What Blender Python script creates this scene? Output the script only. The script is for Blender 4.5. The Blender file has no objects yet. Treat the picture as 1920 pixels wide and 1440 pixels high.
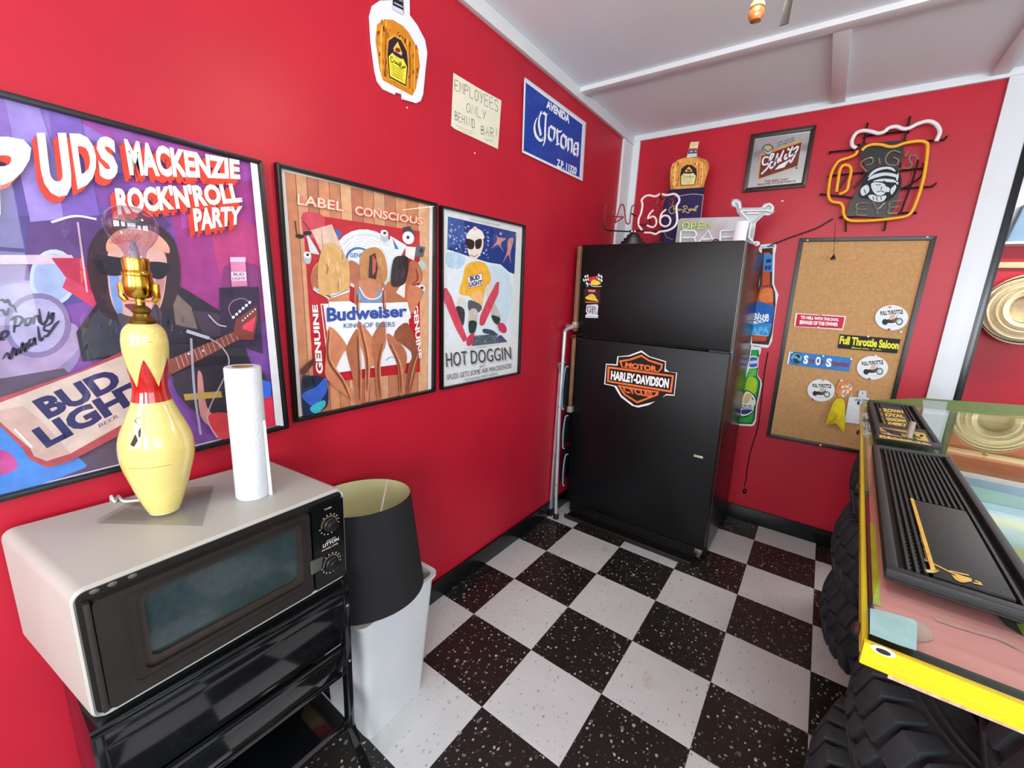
import bpy, bmesh, math, random
from mathutils import Vector, Matrix
from mathutils.geometry import tessellate_polygon
random.seed(7)
S = bpy.context.scene
COL = S.collection
PI = math.pi

# ------------------------------------------------------------------ camera
CAM = Vector((1.2346, -2.9803, 1.3948)); FPX = 788.95
RX = Vector((0.805233, 0.591186, 0.045807))      # right
RY = Vector((0.161099, -0.143772, -0.976410))    # down
RZ = Vector((-0.570654, 0.793617, -0.211010))    # forward
cd = bpy.data.cameras.new('camera'); cam = bpy.data.objects.new('camera', cd); COL.objects.link(cam)
cd.sensor_fit = 'HORIZONTAL'; cd.sensor_width = 36.0; cd.lens = FPX / 1920 * 36.0
cd.clip_start = 0.02; cd.clip_end = 60
m = Matrix((RX, -RY, -RZ)).transposed().to_4x4(); m.translation = CAM
cam.matrix_world = m
S.camera = cam

# ------------------------------------------------------------------ world, lights, exposure
w = bpy.data.worlds.new('world'); S.world = w; w.use_nodes = True
bg = w.node_tree.nodes['Background']; bg.inputs[0].default_value = (0.62, 0.78, 1.0, 1); bg.inputs[1].default_value = 1.2
S.view_settings.view_transform = 'Standard'; S.view_settings.look = 'None'
S.view_settings.exposure = -0.08; S.view_settings.gamma = 1.0; S.view_settings.use_curve_mapping = False
def area(name, loc, rot, sx, sy, power, col=(1, 1, 1)):
    l = bpy.data.lights.new(name, 'AREA'); l.shape = 'RECTANGLE'; l.size = sx; l.size_y = sy
    l.energy = power; l.color = col
    o = bpy.data.objects.new(name, l); COL.objects.link(o); o.location = loc; o.rotation_euler = rot
    return o
DAY = (0.90, 0.96, 1.0)
# daylight for the out-of-view windows, whose places are guessed
area('window_daylight', (4.16, -3.65, 1.55), (0, PI/2, 0), 1.30, 2.50, 74, DAY)
area('window_daylight', (0.95, -5.36, 1.60), (PI/2, 0, 0), 1.20, 1.40, 95, DAY)
area('window_daylight', (2.85, -5.36, 1.60), (PI/2, 0, 0), 1.60, 1.40, 135, DAY)
area('far_room_fill_light', (2.9, 0.75, 2.39), (0, 0, 0), 1.10, 0.25, 42, (1, .98, .94))  # fill light added to brighten the room beyond the opening
lp = bpy.data.lights.new('ceiling_lamp', 'POINT'); lp.energy = 14; lp.color = (1, 0.86, 0.66); lp.shadow_soft_size = 0.09
lo = bpy.data.objects.new('ceiling_lamp', lp); COL.objects.link(lo); lo.location = (1.05, -2.02, 1.98+0.14)

# ------------------------------------------------------------------ helpers
def ray(u, v):
    return (RX * ((u - 960) / FPX) + RY * ((v - 720) / FPX) + RZ)
def on(ax, val, u, v):
    "the point of the plane axis=val that the photograph's pixel u,v shows"
    d = ray(u, v); return CAM + d * ((val - CAM[ax]) / d[ax])
def Z(x0, y0, s):
    "pixel reader for a magnified detail of the photograph"
    return lambda *p: [(x0 + a / s, y0 + b / s) for a, b in p]
ZA = Z(0, 160, 3.4286); ZB = Z(0, 500, 3.4286); ZC = Z(500, 290, 2.8235); ZD = Z(800, 370, 3.892)
ZE = Z(660, 0, 4.174); ZF = Z(1100, 220, 4.3636); ZG = Z(1520, 200, 6.0); ZH = Z(1360, 430, 3.35)
ZI = Z(180, 380, 2.3235); ZJ = Z(0, 850, 2.441); ZK = Z(1500, 720, 3.0); ZL = Z(1600, 730, 6.0)
ZM = Z(1110, 340, 10.105); ZN = Z(1250, 350, 8.348); ZO = Z(1230, 250, 6.545); ZP = Z(1380, 450, 3.0638)
ZQ = Z(1080, 500, 5.143); ZR = Z(520, 890, 6.26); ZS = Z(1010, 590, 3.6); ZT = Z(1385, 450, 6.857)
ZU = Z(1375, 640, 8.47); ZV = Z(1470, 570, 5.143); ZW = Z(1390, 225, 9.93); ZX = Z(0, 560, 4.2353)
ZY = Z(540, 400, 5.5385)

def lin(h):
    h = h.lstrip('#'); c = [int(h[i:i+2], 16) / 255 for i in (0, 2, 4)]
    return tuple((x / 12.92 if x <= 0.04045 else ((x + 0.055) / 1.055) ** 2.4) for x in c) + (1.0,)
MATS = {}
def mat(name, hexcol, rough=0.5, metal=0.0, var=0.0, vscale=8.0, bump=0.0, bscale=60.0, coat=0.0, spec=0.5, trans=0.0, ior=1.45, emit=0.0, col2=None, stretch=None, detail=3.0):
    if name in MATS: return MATS[name]
    M = bpy.data.materials.new(name); M.use_nodes = True; nt = M.node_tree; b = nt.nodes['Principled BSDF']
    b.inputs['Roughness'].default_value = rough; b.inputs['Metallic'].default_value = metal
    b.inputs['Specular IOR Level'].default_value = spec; b.inputs['IOR'].default_value = ior
    if coat: b.inputs['Coat Weight'].default_value = coat; b.inputs['Coat Roughness'].default_value = 0.06
    if trans: b.inputs['Transmission Weight'].default_value = trans
    c = lin(hexcol); b.inputs['Base Color'].default_value = c
    if emit: b.inputs['Emission Color'].default_value = c; b.inputs['Emission Strength'].default_value = emit
    tc = nt.nodes.new('ShaderNodeTexCoord'); src = tc.outputs['Object']
    if stretch:
        mp = nt.nodes.new('ShaderNodeMapping'); mp.inputs['Scale'].default_value = stretch
        nt.links.new(src, mp.inputs['Vector']); src = mp.outputs['Vector']
    if var or col2:
        n = nt.nodes.new('ShaderNodeTexNoise'); n.inputs['Scale'].default_value = vscale; n.inputs['Detail'].default_value = detail
        nt.links.new(src, n.inputs['Vector'])
        r = nt.nodes.new('ShaderNodeValToRGB'); r.color_ramp.elements[0].position = 0.3; r.color_ramp.elements[1].position = 0.7
        if col2: r.color_ramp.elements[0].color = c; r.color_ramp.elements[1].color = lin(col2)
        else:
            r.color_ramp.elements[0].color = tuple(x * (1 - var) for x in c[:3]) + (1,)
            r.color_ramp.elements[1].color = tuple(min(1, x * (1 + var)) for x in c[:3]) + (1,)
        nt.links.new(n.outputs['Fac'], r.inputs['Fac']); nt.links.new(r.outputs['Color'], b.inputs['Base Color'])
    if bump:
        n2 = nt.nodes.new('ShaderNodeTexNoise'); n2.inputs['Scale'].default_value = bscale; n2.inputs['Detail'].default_value = 4
        nt.links.new(src, n2.inputs['Vector'])
        bp = nt.nodes.new('ShaderNodeBump'); bp.inputs['Strength'].default_value = bump; bp.inputs['Distance'].default_value = 0.002
        nt.links.new(n2.outputs['Fac'], bp.inputs['Height']); nt.links.new(bp.outputs['Normal'], b.inputs['Normal'])
    MATS[name] = M
    return M
def ink(h, rough=0.55):
    return mat('print_' + h.lstrip('#') + ('' if rough == 0.55 else '_%d' % int(rough * 100)), h, rough, var=0.035 if min(lin(h)[:3]) > 0.5 else 0.13, vscale=34, spec=0.3, detail=5)
def glass_mat(name, tint='ffffff', ior=1.5, rough=0.0):
    if name in MATS: return MATS[name]
    M = bpy.data.materials.new(name); M.use_nodes = True; nt = M.node_tree; nt.nodes.clear()
    o = nt.nodes.new('ShaderNodeOutputMaterial'); mx = nt.nodes.new('ShaderNodeMixShader')
    t = nt.nodes.new('ShaderNodeBsdfTransparent'); g = nt.nodes.new('ShaderNodeBsdfGlossy'); ge = nt.nodes.new('ShaderNodeNewGeometry')
    t.inputs[0].default_value = lin(tint); g.inputs['Roughness'].default_value = rough
    def mth(op, a, b=None):
        n = nt.nodes.new('ShaderNodeMath'); n.operation = op; n.use_clamp = op in ('SUBTRACT', 'ADD')
        for i, q in enumerate((a, b)):
            if q is None: continue
            if isinstance(q, (int, float)): n.inputs[i].default_value = q
            else: nt.links.new(q, n.inputs[i])
        return n.outputs[0]
    dt = nt.nodes.new('ShaderNodeVectorMath'); dt.operation = 'DOT_PRODUCT'; nt.links.new(ge.outputs['Normal'], dt.inputs[0]); nt.links.new(ge.outputs['Incoming'], dt.inputs[1])
    f0 = ((ior - 1) / (ior + 1)) ** 2
    sch = mth('ADD', mth('MULTIPLY', mth('POWER', mth('SUBTRACT', 1.0, mth('ABSOLUTE', dt.outputs['Value'])), 5.0), 1 - f0), f0)
    nt.links.new(sch, mx.inputs[0]); nt.links.new(t.outputs[0], mx.inputs[1]); nt.links.new(g.outputs[0], mx.inputs[2])
    nt.links.new(mx.outputs[0], o.inputs[0]); MATS[name] = M
    return M

def thing(name, label=None, cat=None, loc=(0, 0, 0), group=None, kind=None):
    o = bpy.data.objects.new(name, None); COL.objects.link(o); o.location = loc; o.empty_display_size = 0.05
    if label: o['label'] = label
    if cat: o['category'] = cat
    if group: o['group'] = group
    if kind: o['kind'] = kind
    return o
def tag(o, label, cat, group=None):
    o['label'] = label; o['category'] = cat
    if group: o['group'] = group
    return o
def wloc(p):
    v = Vector((0, 0, 0))
    while p is not None: v += p.location; p = p.parent
    return v

class MB:
    "collects shapes in world coordinates, builds them as one mesh"
    def __init__(s): s.v = []; s.f = []; s.mi = []; s.mats = []; s.cur = 0; s.smooth = []; s.sm = False; s.xf = None
    def m(s, material):
        if material not in s.mats: s.mats.append(material)
        s.cur = s.mats.index(material); return s
    def add(s, vs, fs, smooth=None):
        b = len(s.v); s.v += [Vector(p) for p in vs]
        for f in fs: s.f.append([b + i for i in f]); s.mi.append(s.cur); s.smooth.append(s.sm if smooth is None else smooth)
        return s
    def hexa(s, q, bev=0.0):
        "q: 8 corners, lower four then upper four, same order"
        fs = [(0, 3, 2, 1), (4, 5, 6, 7), (0, 1, 5, 4), (1, 2, 6, 5), (2, 3, 7, 6), (3, 0, 4, 7)]
        if not bev: return s.add(q, fs, False)
        bm = bmesh.new(); vs = [bm.verts.new(Vector(p)) for p in q]
        for f in fs: bm.faces.new([vs[i] for i in f])
        bmesh.ops.bevel(bm, geom=list(bm.edges), offset=bev, segments=2, affect='EDGES', profile=0.6)
        bm.verts.index_update(); s.add([v.co.copy() for v in bm.verts], [[v.index for v in f.verts] for f in bm.faces], True); bm.free()
        return s
    def box(s, a, b, bev=0.0):
        (x0, y0, z0), (x1, y1, z1) = a, b
        x0, x1 = min(x0, x1), max(x0, x1); y0, y1 = min(y0, y1), max(y0, y1); z0, z1 = min(z0, z1), max(z0, z1)
        return s.hexa([(x0, y0, z0), (x1, y0, z0), (x1, y1, z0), (x0, y1, z0), (x0, y0, z1), (x1, y0, z1), (x1, y1, z1), (x0, y1, z1)], bev)
    def bar(s, p, q, w, h, up=(0, 0, 1), bev=0.0):
        p, q = Vector(p), Vector(q); d = (q - p).normalized(); side = d.cross(Vector(up)).normalized(); u = side.cross(d).normalized()
        a, b = side * w / 2, u * h / 2
        return s.hexa([p - a - b, q - a - b, q + a - b, p + a - b, p - a + b, q - a + b, q + a + b, p + a + b], bev)
    def lathe(s, c, prof, n=32, axis=(0, 0, 1), cap=True, sx=1.0, sy=1.0, xdir=None):
        "prof: (radius, height along axis)"
        a = Vector(axis).normalized(); x = Vector(xdir) if xdir else (Vector((1, 0, 0)) if abs(a.x) < 0.9 else Vector((0, 1, 0)))
        x = (x - a * x.dot(a)).normalized(); y = a.cross(x); c = Vector(c); vs = []; fs = []
        for r, h in prof:
            for i in range(n):
                t = 2 * PI * i / n; vs.append(c + a * h + x * (math.cos(t) * r * sx) + y * (math.sin(t) * r * sy))
        for k in range(len(prof) - 1):
            for i in range(n): j = (i + 1) % n; fs.append((k * n + i, k * n + j, (k + 1) * n + j, (k + 1) * n + i))
        if cap:
            if prof[0][0] > 1e-6: fs.append(tuple(reversed(range(n))))
            if prof[-1][0] > 1e-6: fs.append(tuple((len(prof) - 1) * n + i for i in range(n)))
        return s.add(vs, fs, True)
    def tube(s, pts, r, n=8, closed=False, cap=True):
        pts = [Vector(p) for p in pts]; N = len(pts); rr = r if isinstance(r, (list, tuple)) else [r] * N
        vs = []; fs = []; u = None
        for i, p in enumerate(pts):
            if closed: t = pts[(i + 1) % N] - pts[i - 1]
            else: t = pts[min(i + 1, N - 1)] - pts[max(i - 1, 0)]
            if t.length < 1e-9: t = Vector((0, 0, 1))
            t.normalize()
            if u is None: u = t.orthogonal().normalized()
            u = (u - t * u.dot(t)); u = u.normalized() if u.length > 1e-6 else t.orthogonal().normalized()
            v = t.cross(u)
            for k in range(n): a = 2 * PI * k / n; vs.append(p + (u * math.cos(a) + v * math.sin(a)) * rr[i])
        for i in range(N if closed else N - 1):
            j = (i + 1) % N
            for k in range(n): l = (k + 1) % n; fs.append((i * n + k, i * n + l, j * n + l, j * n + k))
        if cap and not closed: fs.append(tuple(reversed(range(n)))); fs.append(tuple((N - 1) * n + k for k in range(n)))
        return s.add(vs, fs, True)
    def prism(s, pts, d, hole=None):
        "pts: planar outline, d: extrusion vector"
        pts = [Vector(p) for p in pts]; d = Vector(d); n = len(pts); tri = tessellate_polygon([pts])
        s.add(pts + [p + d for p in pts], [tuple(t) for t in tri] + [tuple(n + i for i in reversed(t)) for t in tri] + [(i, (i + 1) % n, n + (i + 1) % n, n + i) for i in range(n)], False)
        return s
    def ring(s, a, b):
        "flat band between two outlines of the same number of points"
        n = len(a); return s.add(list(a) + list(b), [(i, (i + 1) % n, n + (i + 1) % n, n + i) for i in range(n)], False)
    def build(s, name, parent=None, material=None):
        if material: s.mats = s.mats or [material]
        if not s.v: return None
        o0 = wloc(parent); me = bpy.data.meshes.new(name)
        vs = [(s.xf(p) if s.xf else p) - o0 for p in s.v]
        me.from_pydata([tuple(p) for p in vs], [], s.f)
        for mm in s.mats: me.materials.append(mm)
        me.polygons.foreach_set('material_index', s.mi); me.polygons.foreach_set('use_smooth', s.smooth)
        bm = bmesh.new(); bm.from_mesh(me); bmesh.ops.recalc_face_normals(bm, faces=bm.faces); bm.to_mesh(me); bm.free()
        me.update()
        if any(s.smooth) and not all(s.smooth) or True:
            try: me.set_sharp_from_angle(angle=math.radians(40))
            except Exception: pass
        o = bpy.data.objects.new(name, me); COL.objects.link(o); o.parent = parent
        return o

def spline(pts, closed=False, n=6):
    "Catmull-Rom through 2-D or 3-D points"
    P = [Vector(p) for p in pts]; N = len(P); out = []
    rng = range(N) if closed else range(N - 1)
    for i in rng:
        p1, p2 = P[i], P[(i + 1) % N]; p0 = P[i - 1] if (closed or i > 0) else p1 * 2 - p2
        p3 = P[(i + 2) % N] if (closed or i + 2 < N) else p2 * 2 - p1
        for k in range(n):
            t = k / n; out.append(0.5 * ((2 * p1) + (p2 - p0) * t + (2 * p0 - 5 * p1 + 4 * p2 - p3) * t * t + (3 * p1 - p0 - 3 * p2 + p3) * t ** 3))
    if not closed: out.append(P[-1])
    return out

_TXT = {}
def text_mesh(s, bold=0.0):
    k = (s, bold)
    if k in _TXT: return _TXT[k]
    c = bpy.data.curves.new('t', 'FONT'); c.body = s; c.offset = bold; c.resolution_u = 3; c.fill_mode = 'FRONT'
    o = bpy.data.objects.new('t', c); COL.objects.link(o)
    me = bpy.data.meshes.new_from_object(o); vs = [v.co.copy() for v in me.vertices]; fs = [tuple(p.vertices) for p in me.polygons]
    bpy.data.objects.remove(o); bpy.data.curves.remove(c); bpy.data.meshes.remove(me)
    x0 = min(v.x for v in vs); x1 = max(v.x for v in vs); y0 = min(v.y for v in vs); y1 = max(v.y for v in vs)
    vs = [((v.x - x0) / (x1 - x0), (v.y - y0) / (y1 - y0)) for v in vs]
    _TXT[k] = (vs, fs); return _TXT[k]

class Art:
    "flat print: shapes traced in the photograph's pixels, laid on a real plane of the room"
    def __init__(s, ax, val, sgn, xf=None): s.ax, s.val, s.sgn = ax, val, sgn; s.mb = MB(); s.mb.xf = xf; s.n = 0; s.step = 0.0001
    def pt(s, u, v, l=0): return on(s.ax, s.val + s.sgn * l, u, v)
    def lay(s, l):
        if l is None: s.n += 1; l = s.n
        s.top = max(getattr(s, 'top', 0), l); return l * s.step
    def poly(s, pts, h, l=None, sm=False, rough=0.55):
        if sm: pts = spline(pts, True, 4)
        off = s.lay(l); P = [s.pt(p[0], p[1], off) for p in pts]
        tri = tessellate_polygon([P]); s.mb.m(h if not isinstance(h, str) else ink(h, rough)).add(P, [tuple(t) for t in tri], False); return s
    def disc(s, c, e1, e2, h, l=None, n=24):
        "ellipse about pixel c with half axes e1, e2 (pixel vectors)"
        return s.poly([(c[0] + e1[0] * math.cos(2 * PI * i / n) + e2[0] * math.sin(2 * PI * i / n), c[1] + e1[1] * math.cos(2 * PI * i / n) + e2[1] * math.sin(2 * PI * i / n)) for i in range(n)], h, l)
    def stroke(s, pts, w, h, l=None, sm=True, closed=False, taper=False, nib=None):
        "ribbon of width w metres (nib: pen vector in pixels)"
        if sm and len(pts) > 2: pts = spline(pts, closed, 5)
        off = s.lay(l); P = [s.pt(p[0], p[1], off) for p in pts]; N = len(P); A = []; B = []
        nrm = Vector((0, 0, 0)); nrm[s.ax] = 1
        for i in range(N):
            if nib:
                q = s.pt(pts[i][0] + nib[0], pts[i][1] + nib[1], off); d = (q - P[i]); ww = w
                t = P[min(i + 1, N - 1)] - P[max(i - 1, 0)]; sd = nrm.cross(t).normalized() * 0.0006
                A.append(P[i] - d / 2 - sd * (1 if d.dot(sd) > 0 else -1)); B.append(P[i] + d / 2 + sd * (1 if d.dot(sd) > 0 else -1)); continue
            t = (P[(i + 1) % N] - P[i - 1]) if closed else (P[min(i + 1, N - 1)] - P[max(i - 1, 0)])
            sd = nrm.cross(t).normalized(); k = w / 2
            if taper: k *= 0.35 + 0.65 * math.sin(PI * min(1, max(0, (i + .5) / N)))
            A.append(P[i] + sd * k); B.append(P[i] - sd * k)
        n2 = N if closed else N - 1
        s.mb.m(h if not isinstance(h, str) else ink(h)).add(A + B, [(i, (i + 1) % N, N + (i + 1) % N, N + i) for i in range(n2)], False); return s
    def text(s, t, bl, br, tl, h, bold=0.0, l=None, tr=None):
        "text fitted to the quad bottom-left, bottom-right, top-left (top-right)"
        vs, fs = text_mesh(t, bold); off = s.lay(l)
        if tr is None: tr = (br[0] + tl[0] - bl[0], br[1] + tl[1] - bl[1])
        P = []
        for x, y in vs:
            u = (bl[0] * (1 - x) + br[0] * x) * (1 - y) + (tl[0] * (1 - x) + tr[0] * x) * y
            v = (bl[1] * (1 - x) + br[1] * x) * (1 - y) + (tl[1] * (1 - x) + tr[1] * x) * y
            P.append(s.pt(u, v, off))
        s.mb.m(h if not isinstance(h, str) else ink(h)).add(P, fs, False); return s
    def build(s, name, parent): return s.mb.build(name, parent)
def centre(ax, val, *pts):
    P = [on(ax, val, *p) for p in pts]; return sum(P, Vector()) / len(P)
# ================================================================== materials
RED = mat('red_wall_paint', 'b5192e', 0.42, var=0.10, vscale=2.2, bump=0.18, bscale=28, spec=0.4)
WHITE = mat('white_gloss_paint', 'd9dde0', 0.35, var=0.03, vscale=4, bump=0.1, bscale=14)
CEIL = mat('ceiling_paint', 'e2eaf0', 0.6, var=0.04, vscale=1.5, bump=0.12, bscale=40)
BLACKG = mat('black_gloss_paint', '101214', 0.22, var=0.3, vscale=6, bump=0.08, bscale=20)
BLACKM = mat('black_satin', '141414', 0.45, var=0.2, vscale=10)
SCREWM = mat('steel_screw', 'b9b9b4', 0.3, metal=1.0)
CHROME = mat('chrome', 'd8d8d8', 0.12, metal=1.0)
GLASS = glass_mat('clear_pane')

def tile_mat(name, base, base2, spk, spk2, thr, white):
    M = bpy.data.materials.new(name); M.use_nodes = True; nt = M.node_tree; b = nt.nodes['Principled BSDF']; L = nt.links.new
    tc = nt.nodes.new('ShaderNodeTexCoord'); oi = nt.nodes.new('ShaderNodeObjectInfo')
    ad = nt.nodes.new('ShaderNodeVectorMath'); ad.operation = 'MULTIPLY_ADD'; ad.inputs[1].default_value = (1, 1, 1)
    cx = nt.nodes.new('ShaderNodeCombineXYZ'); mu = nt.nodes.new('ShaderNodeMath'); mu.operation = 'MULTIPLY'; mu.inputs[1].default_value = 57.0
    L(oi.outputs['Random'], mu.inputs[0]); L(mu.outputs[0], cx.inputs[0]); L(mu.outputs[0], cx.inputs[1])
    L(tc.outputs['Object'], ad.inputs[0]); L(cx.outputs[0], ad.inputs[2])
    n0 = nt.nodes.new('ShaderNodeTexNoise'); n0.inputs['Scale'].default_value = 7; L(ad.outputs[0], n0.inputs['Vector'])
    mx = nt.nodes.new('ShaderNodeMix'); mx.data_type = 'RGBA'; mx.inputs[6].default_value = lin(base); mx.inputs[7].default_value = lin(base2)
    L(n0.outputs['Fac'], mx.inputs[0])
    # chips: stretched noise distorted voronoi cells, two sizes
    cur = mx.outputs[2]
    for sc, th, c in ((70, thr, spk), (32, thr * 0.62, spk2)):
        mp = nt.nodes.new('ShaderNodeMapping'); mp.inputs['Scale'].default_value = (1.0, 0.5 if white else 0.8, 1); mp.inputs['Rotation'].default_value = (0, 0, 0.6 + sc); L(ad.outputs[0], mp.inputs[0])
        nn = nt.nodes.new('ShaderNodeTexNoise'); nn.inputs['Scale'].default_value = 30; L(mp.outputs[0], nn.inputs['Vector'])
        mm = nt.nodes.new('ShaderNodeVectorMath'); mm.operation = 'MULTIPLY_ADD'; mm.inputs[1].default_value = (0.02, 0.02, 0); L(nn.outputs['Color'], mm.inputs[0]); L(mp.outputs[0], mm.inputs[2])
        vo = nt.nodes.new('ShaderNodeTexVoronoi'); vo.inputs['Scale'].default_value = sc; vo.voronoi_dimensions = '2D'; L(mm.outputs[0], vo.inputs['Vector'])
        lt = nt.nodes.new('ShaderNodeMath'); lt.operation = 'LESS_THAN'
        sr = nt.nodes.new('ShaderNodeSeparateColor'); L(vo.outputs['Color'], sr.inputs[0])
        mr = nt.nodes.new('ShaderNodeMath'); mr.operation = 'MULTIPLY'; mr.inputs[1].default_value = th
        pw = nt.nodes.new('ShaderNodeMath'); pw.operation = 'POWER'; pw.inputs[1].default_value = 3.0
        L(sr.outputs[0], pw.inputs[0]); L(pw.outputs[0], mr.inputs[0]); L(vo.outputs['Distance'], lt.inputs[0]); L(mr.outputs[0], lt.inputs[1])
        mk = nt.nodes.new('ShaderNodeMath'); mk.operation = 'MULTIPLY'; L(lt.outputs[0], mk.inputs[0]); L(sr.outputs[1], mk.inputs[1])
        m2 = nt.nodes.new('ShaderNodeMix'); m2.data_type = 'RGBA'; m2.inputs[7].default_value = lin(c); L(mk.outputs[0], m2.inputs[0]); L(cur, m2.inputs[6]); cur = m2.outputs[2]
    if white:   # rust coloured stains
        ns = nt.nodes.new('ShaderNodeTexNoise'); ns.inputs['Scale'].default_value = 6; ns.inputs['Detail'].default_value = 6; L(ad.outputs[0], ns.inputs['Vector'])
        rp = nt.nodes.new('ShaderNodeValToRGB'); rp.color_ramp.elements[0].position = 0.66; rp.color_ramp.elements[1].position = 0.8
        rp.color_ramp.elements[0].color = (0, 0, 0, 1); rp.color_ramp.elements[1].color = (0.7, 0.7, 0.7, 1); L(ns.outputs['Fac'], rp.inputs[0])
        m3 = nt.nodes.new('ShaderNodeMix'); m3.data_type = 'RGBA'; m3.inputs[7].default_value = lin('a98a4e'); L(rp.outputs[0], m3.inputs[0]); L(cur, m3.inputs[6]); cur = m3.outputs[2]
    L(cur, b.inputs['Base Color']); b.inputs['Roughness'].default_value = 0.33 if not white else 0.4; b.inputs['Specular IOR Level'].default_value = 0.4
    return M
TILE_W = tile_mat('white_vinyl_tile', 'cccdcd', 'bfc0c0', '8a857f', 'a09a94', 0.22, True)
TILE_B = tile_mat('black_vinyl_tile', '1a1918', '24201d', 'b9bbb4', '7b7e78', 0.33, False)

# ================================================================== floor with its tiles
T = 0.3048; AX = 0.199; AY = -0.8323
fl = MB().m(mat('floor_adhesive', '23211f', 0.7)); fl.box((-0.05, -5.4, -0.05), (4.25, 1.45, -0.003)); floor = fl.build('floor'); floor['kind'] = 'structure'
def tile_mesh(w, h, M, nm):
    me = bpy.data.meshes.new(nm); g = 0.0006; e = 0.0008
    a = [(g, g, -.003), (w - g, g, -.003), (w - g, h - g, -.003), (g, h - g, -.003)]; t = [(g + e, g + e, 0), (w - g - e, g + e, 0), (w - g - e, h - g - e, 0), (g + e, h - g - e, 0)]
    c = [(g, g, -.0008), (w - g, g, -.0008), (w - g, h - g, -.0008), (g, h - g, -.0008)]
    me.from_pydata(a + c + t, [], [(8, 9, 10, 11)] + [(i, (i + 1) % 4, 4 + (i + 1) % 4, 4 + i) for i in range(4)] + [(4 + i, 4 + (i + 1) % 4, 8 + (i + 1) % 4, 8 + i) for i in range(4)])
    me.materials.append(M); return me
_tm = {}
xs = [0.0] + [AX + i * T for i in range(14)]; ys = [0.0, AY + 2 * T] + [AY + j * T for j in range(1, -15, -1)]
for i in range(len(xs) - 1):
    for j in range(len(ys) - 1):
        x0, x1, y1, y0 = xs[i], xs[i + 1], ys[j], ys[j + 1]
        if x1 > 4.2 or y0 < -5.4: continue
        gi = i - 1; gj = round((y0 - AY) / T) if j > 0 else 2
        wh = (gi + gj) % 2 == 1
        key = (round(x1 - x0, 4), round(y1 - y0, 4), wh)
        if key not in _tm: _tm[key] = tile_mesh(key[0], key[1], TILE_W if wh else TILE_B, 'tile')
        o = bpy.data.objects.new('floor_tile', _tm[key]); COL.objects.link(o); o.parent = floor; o.location = (x0, y0, 0)

# ================================================================== walls, ceiling, trims
def struct(name, mb, parent=None):
    o = mb.build(name, parent)
    if parent is None: o['kind'] = 'structure'
    return o
H = 2.46
struct('wall_left', MB().m(RED).box((-0.12, -5.4, -0.05), (0, 1.5, H)))
def wall_holes(name, ax, val, th, a0, a1, holes, material):
    "wall along the other axis from a0 to a1 with window holes (h0,h1,z0,z1)"
    mb = MB().m(material)
    def bx(p, q, z0, z1):
        if q - p < 1e-4 or z1 - z0 < 1e-4: return
        if ax == 0: mb.box((val, p, z0), (val + th, q, z1))
        else: mb.box((p, val, z0), (q, val + th, z1))
    c = a0
    for h0, h1, z0, z1 in sorted(holes):
        bx(c, h0, -0.05, H); bx(h0, h1, -0.05, z0); bx(h0, h1, z1, H); c = h1
    bx(c, a1, -0.05, H); return struct(name, mb)
struct('wall_back', MB().m(RED).box((0, 0, -0.05), (1.82, 0.12, H)))
struct('wall_header', MB().m(WHITE).box((1.82, 0, 2.2), (4.2, 0.12, H)))
wall_holes('wall_right', 0, 4.1, 0.1, -5.4, 1.5, [(-4.9, -2.4, 0.9, 2.2)], WHITE)
wall_holes('wall_front', 1, -5.4, 0.1, 0, 4.1, [(0.25, 1.65, 1.0, 2.2), (2.15, 3.55, 0.8, 2.3)], mat('cream_wall_paint', 'cfc8b8', 0.6, var=0.04))
# the room beyond the opening
struct('wall_far', MB().m(RED).box((0, 1.40, -0.05), (4.1, 1.5, 1.86)))
struct('wall_far_upper', MB().m(WHITE).box((0, 1.40, 1.86), (4.1, 1.5, H)))
struct('ceiling', MB().m(CEIL).box((-0.12, -5.5, H), (4.2, 1.5, H + 0.08)))
n = 0
def trim(*boxes, material=None, name=None):
    global n; n += 1; mb = MB().m(material or WHITE)
    for a, b in boxes: mb.box(a, b, 0.002)
    return struct(name or 'trim_%d' % n, mb)
trim(((0, -5.4, 2.405), (0.022, -0.0, H)))                             # along the left wall
trim(((0, -0.02, 2.425), (1.82, 0, H)))                                # along the back wall
trim(((0, -0.805, H - 0.022), (4.1, -0.75, H)))                        # ceiling battens
trim(((1.085, -0.75, H - 0.020), (1.145, -0.02, H)))
trim(((1.66, -0.75, H - 0.020), (1.72, -0.02, H)))
trim(((0, -3.3, H - 0.022), (4.1, -3.245, H)))
trim(((0, -0.165, 0.09), (0.016, 0, 2.405)), ((0, -0.018, 0.09), (0.062, 0, 2.425)))      # corner boards
trim(((1.725, -0.02, 0.0), (1.822, 0.0, 2.43)))                        # white board at the opening
trim(((1.822, -0.024, 0.0), (1.85, 0.12, 2.2)), material=BLACKG)        # black edge of the opening
def base(name, a, b): struct(name, MB().m(BLACKG).box(a, b, 0.003))
base('baseboard_left', (0, -5.4, 0), (0.014, -0.0, 0.098)); base('baseboard_back', (0.014, -0.014, 0), (1.725, 0, 0.098))
# nail and screw marks on the left wall
for u, v, r, wh in ((890, 287, .004, 'below the handwritten sign'), (763, 202, .003, 'under the big bottle cut-out')):
    mk = MB().m(mat('wall_scuff', 'd8c8c4', 0.6)); mk.lathe(on(0, 0.0, u, v), [(r, 0), (r, .0012)], 8, axis=(1, 0, 0))
    tag(mk.build('plaster_patch'), 'tiny pale filler spot on the red wall ' + wh, 'wall mark')

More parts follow.
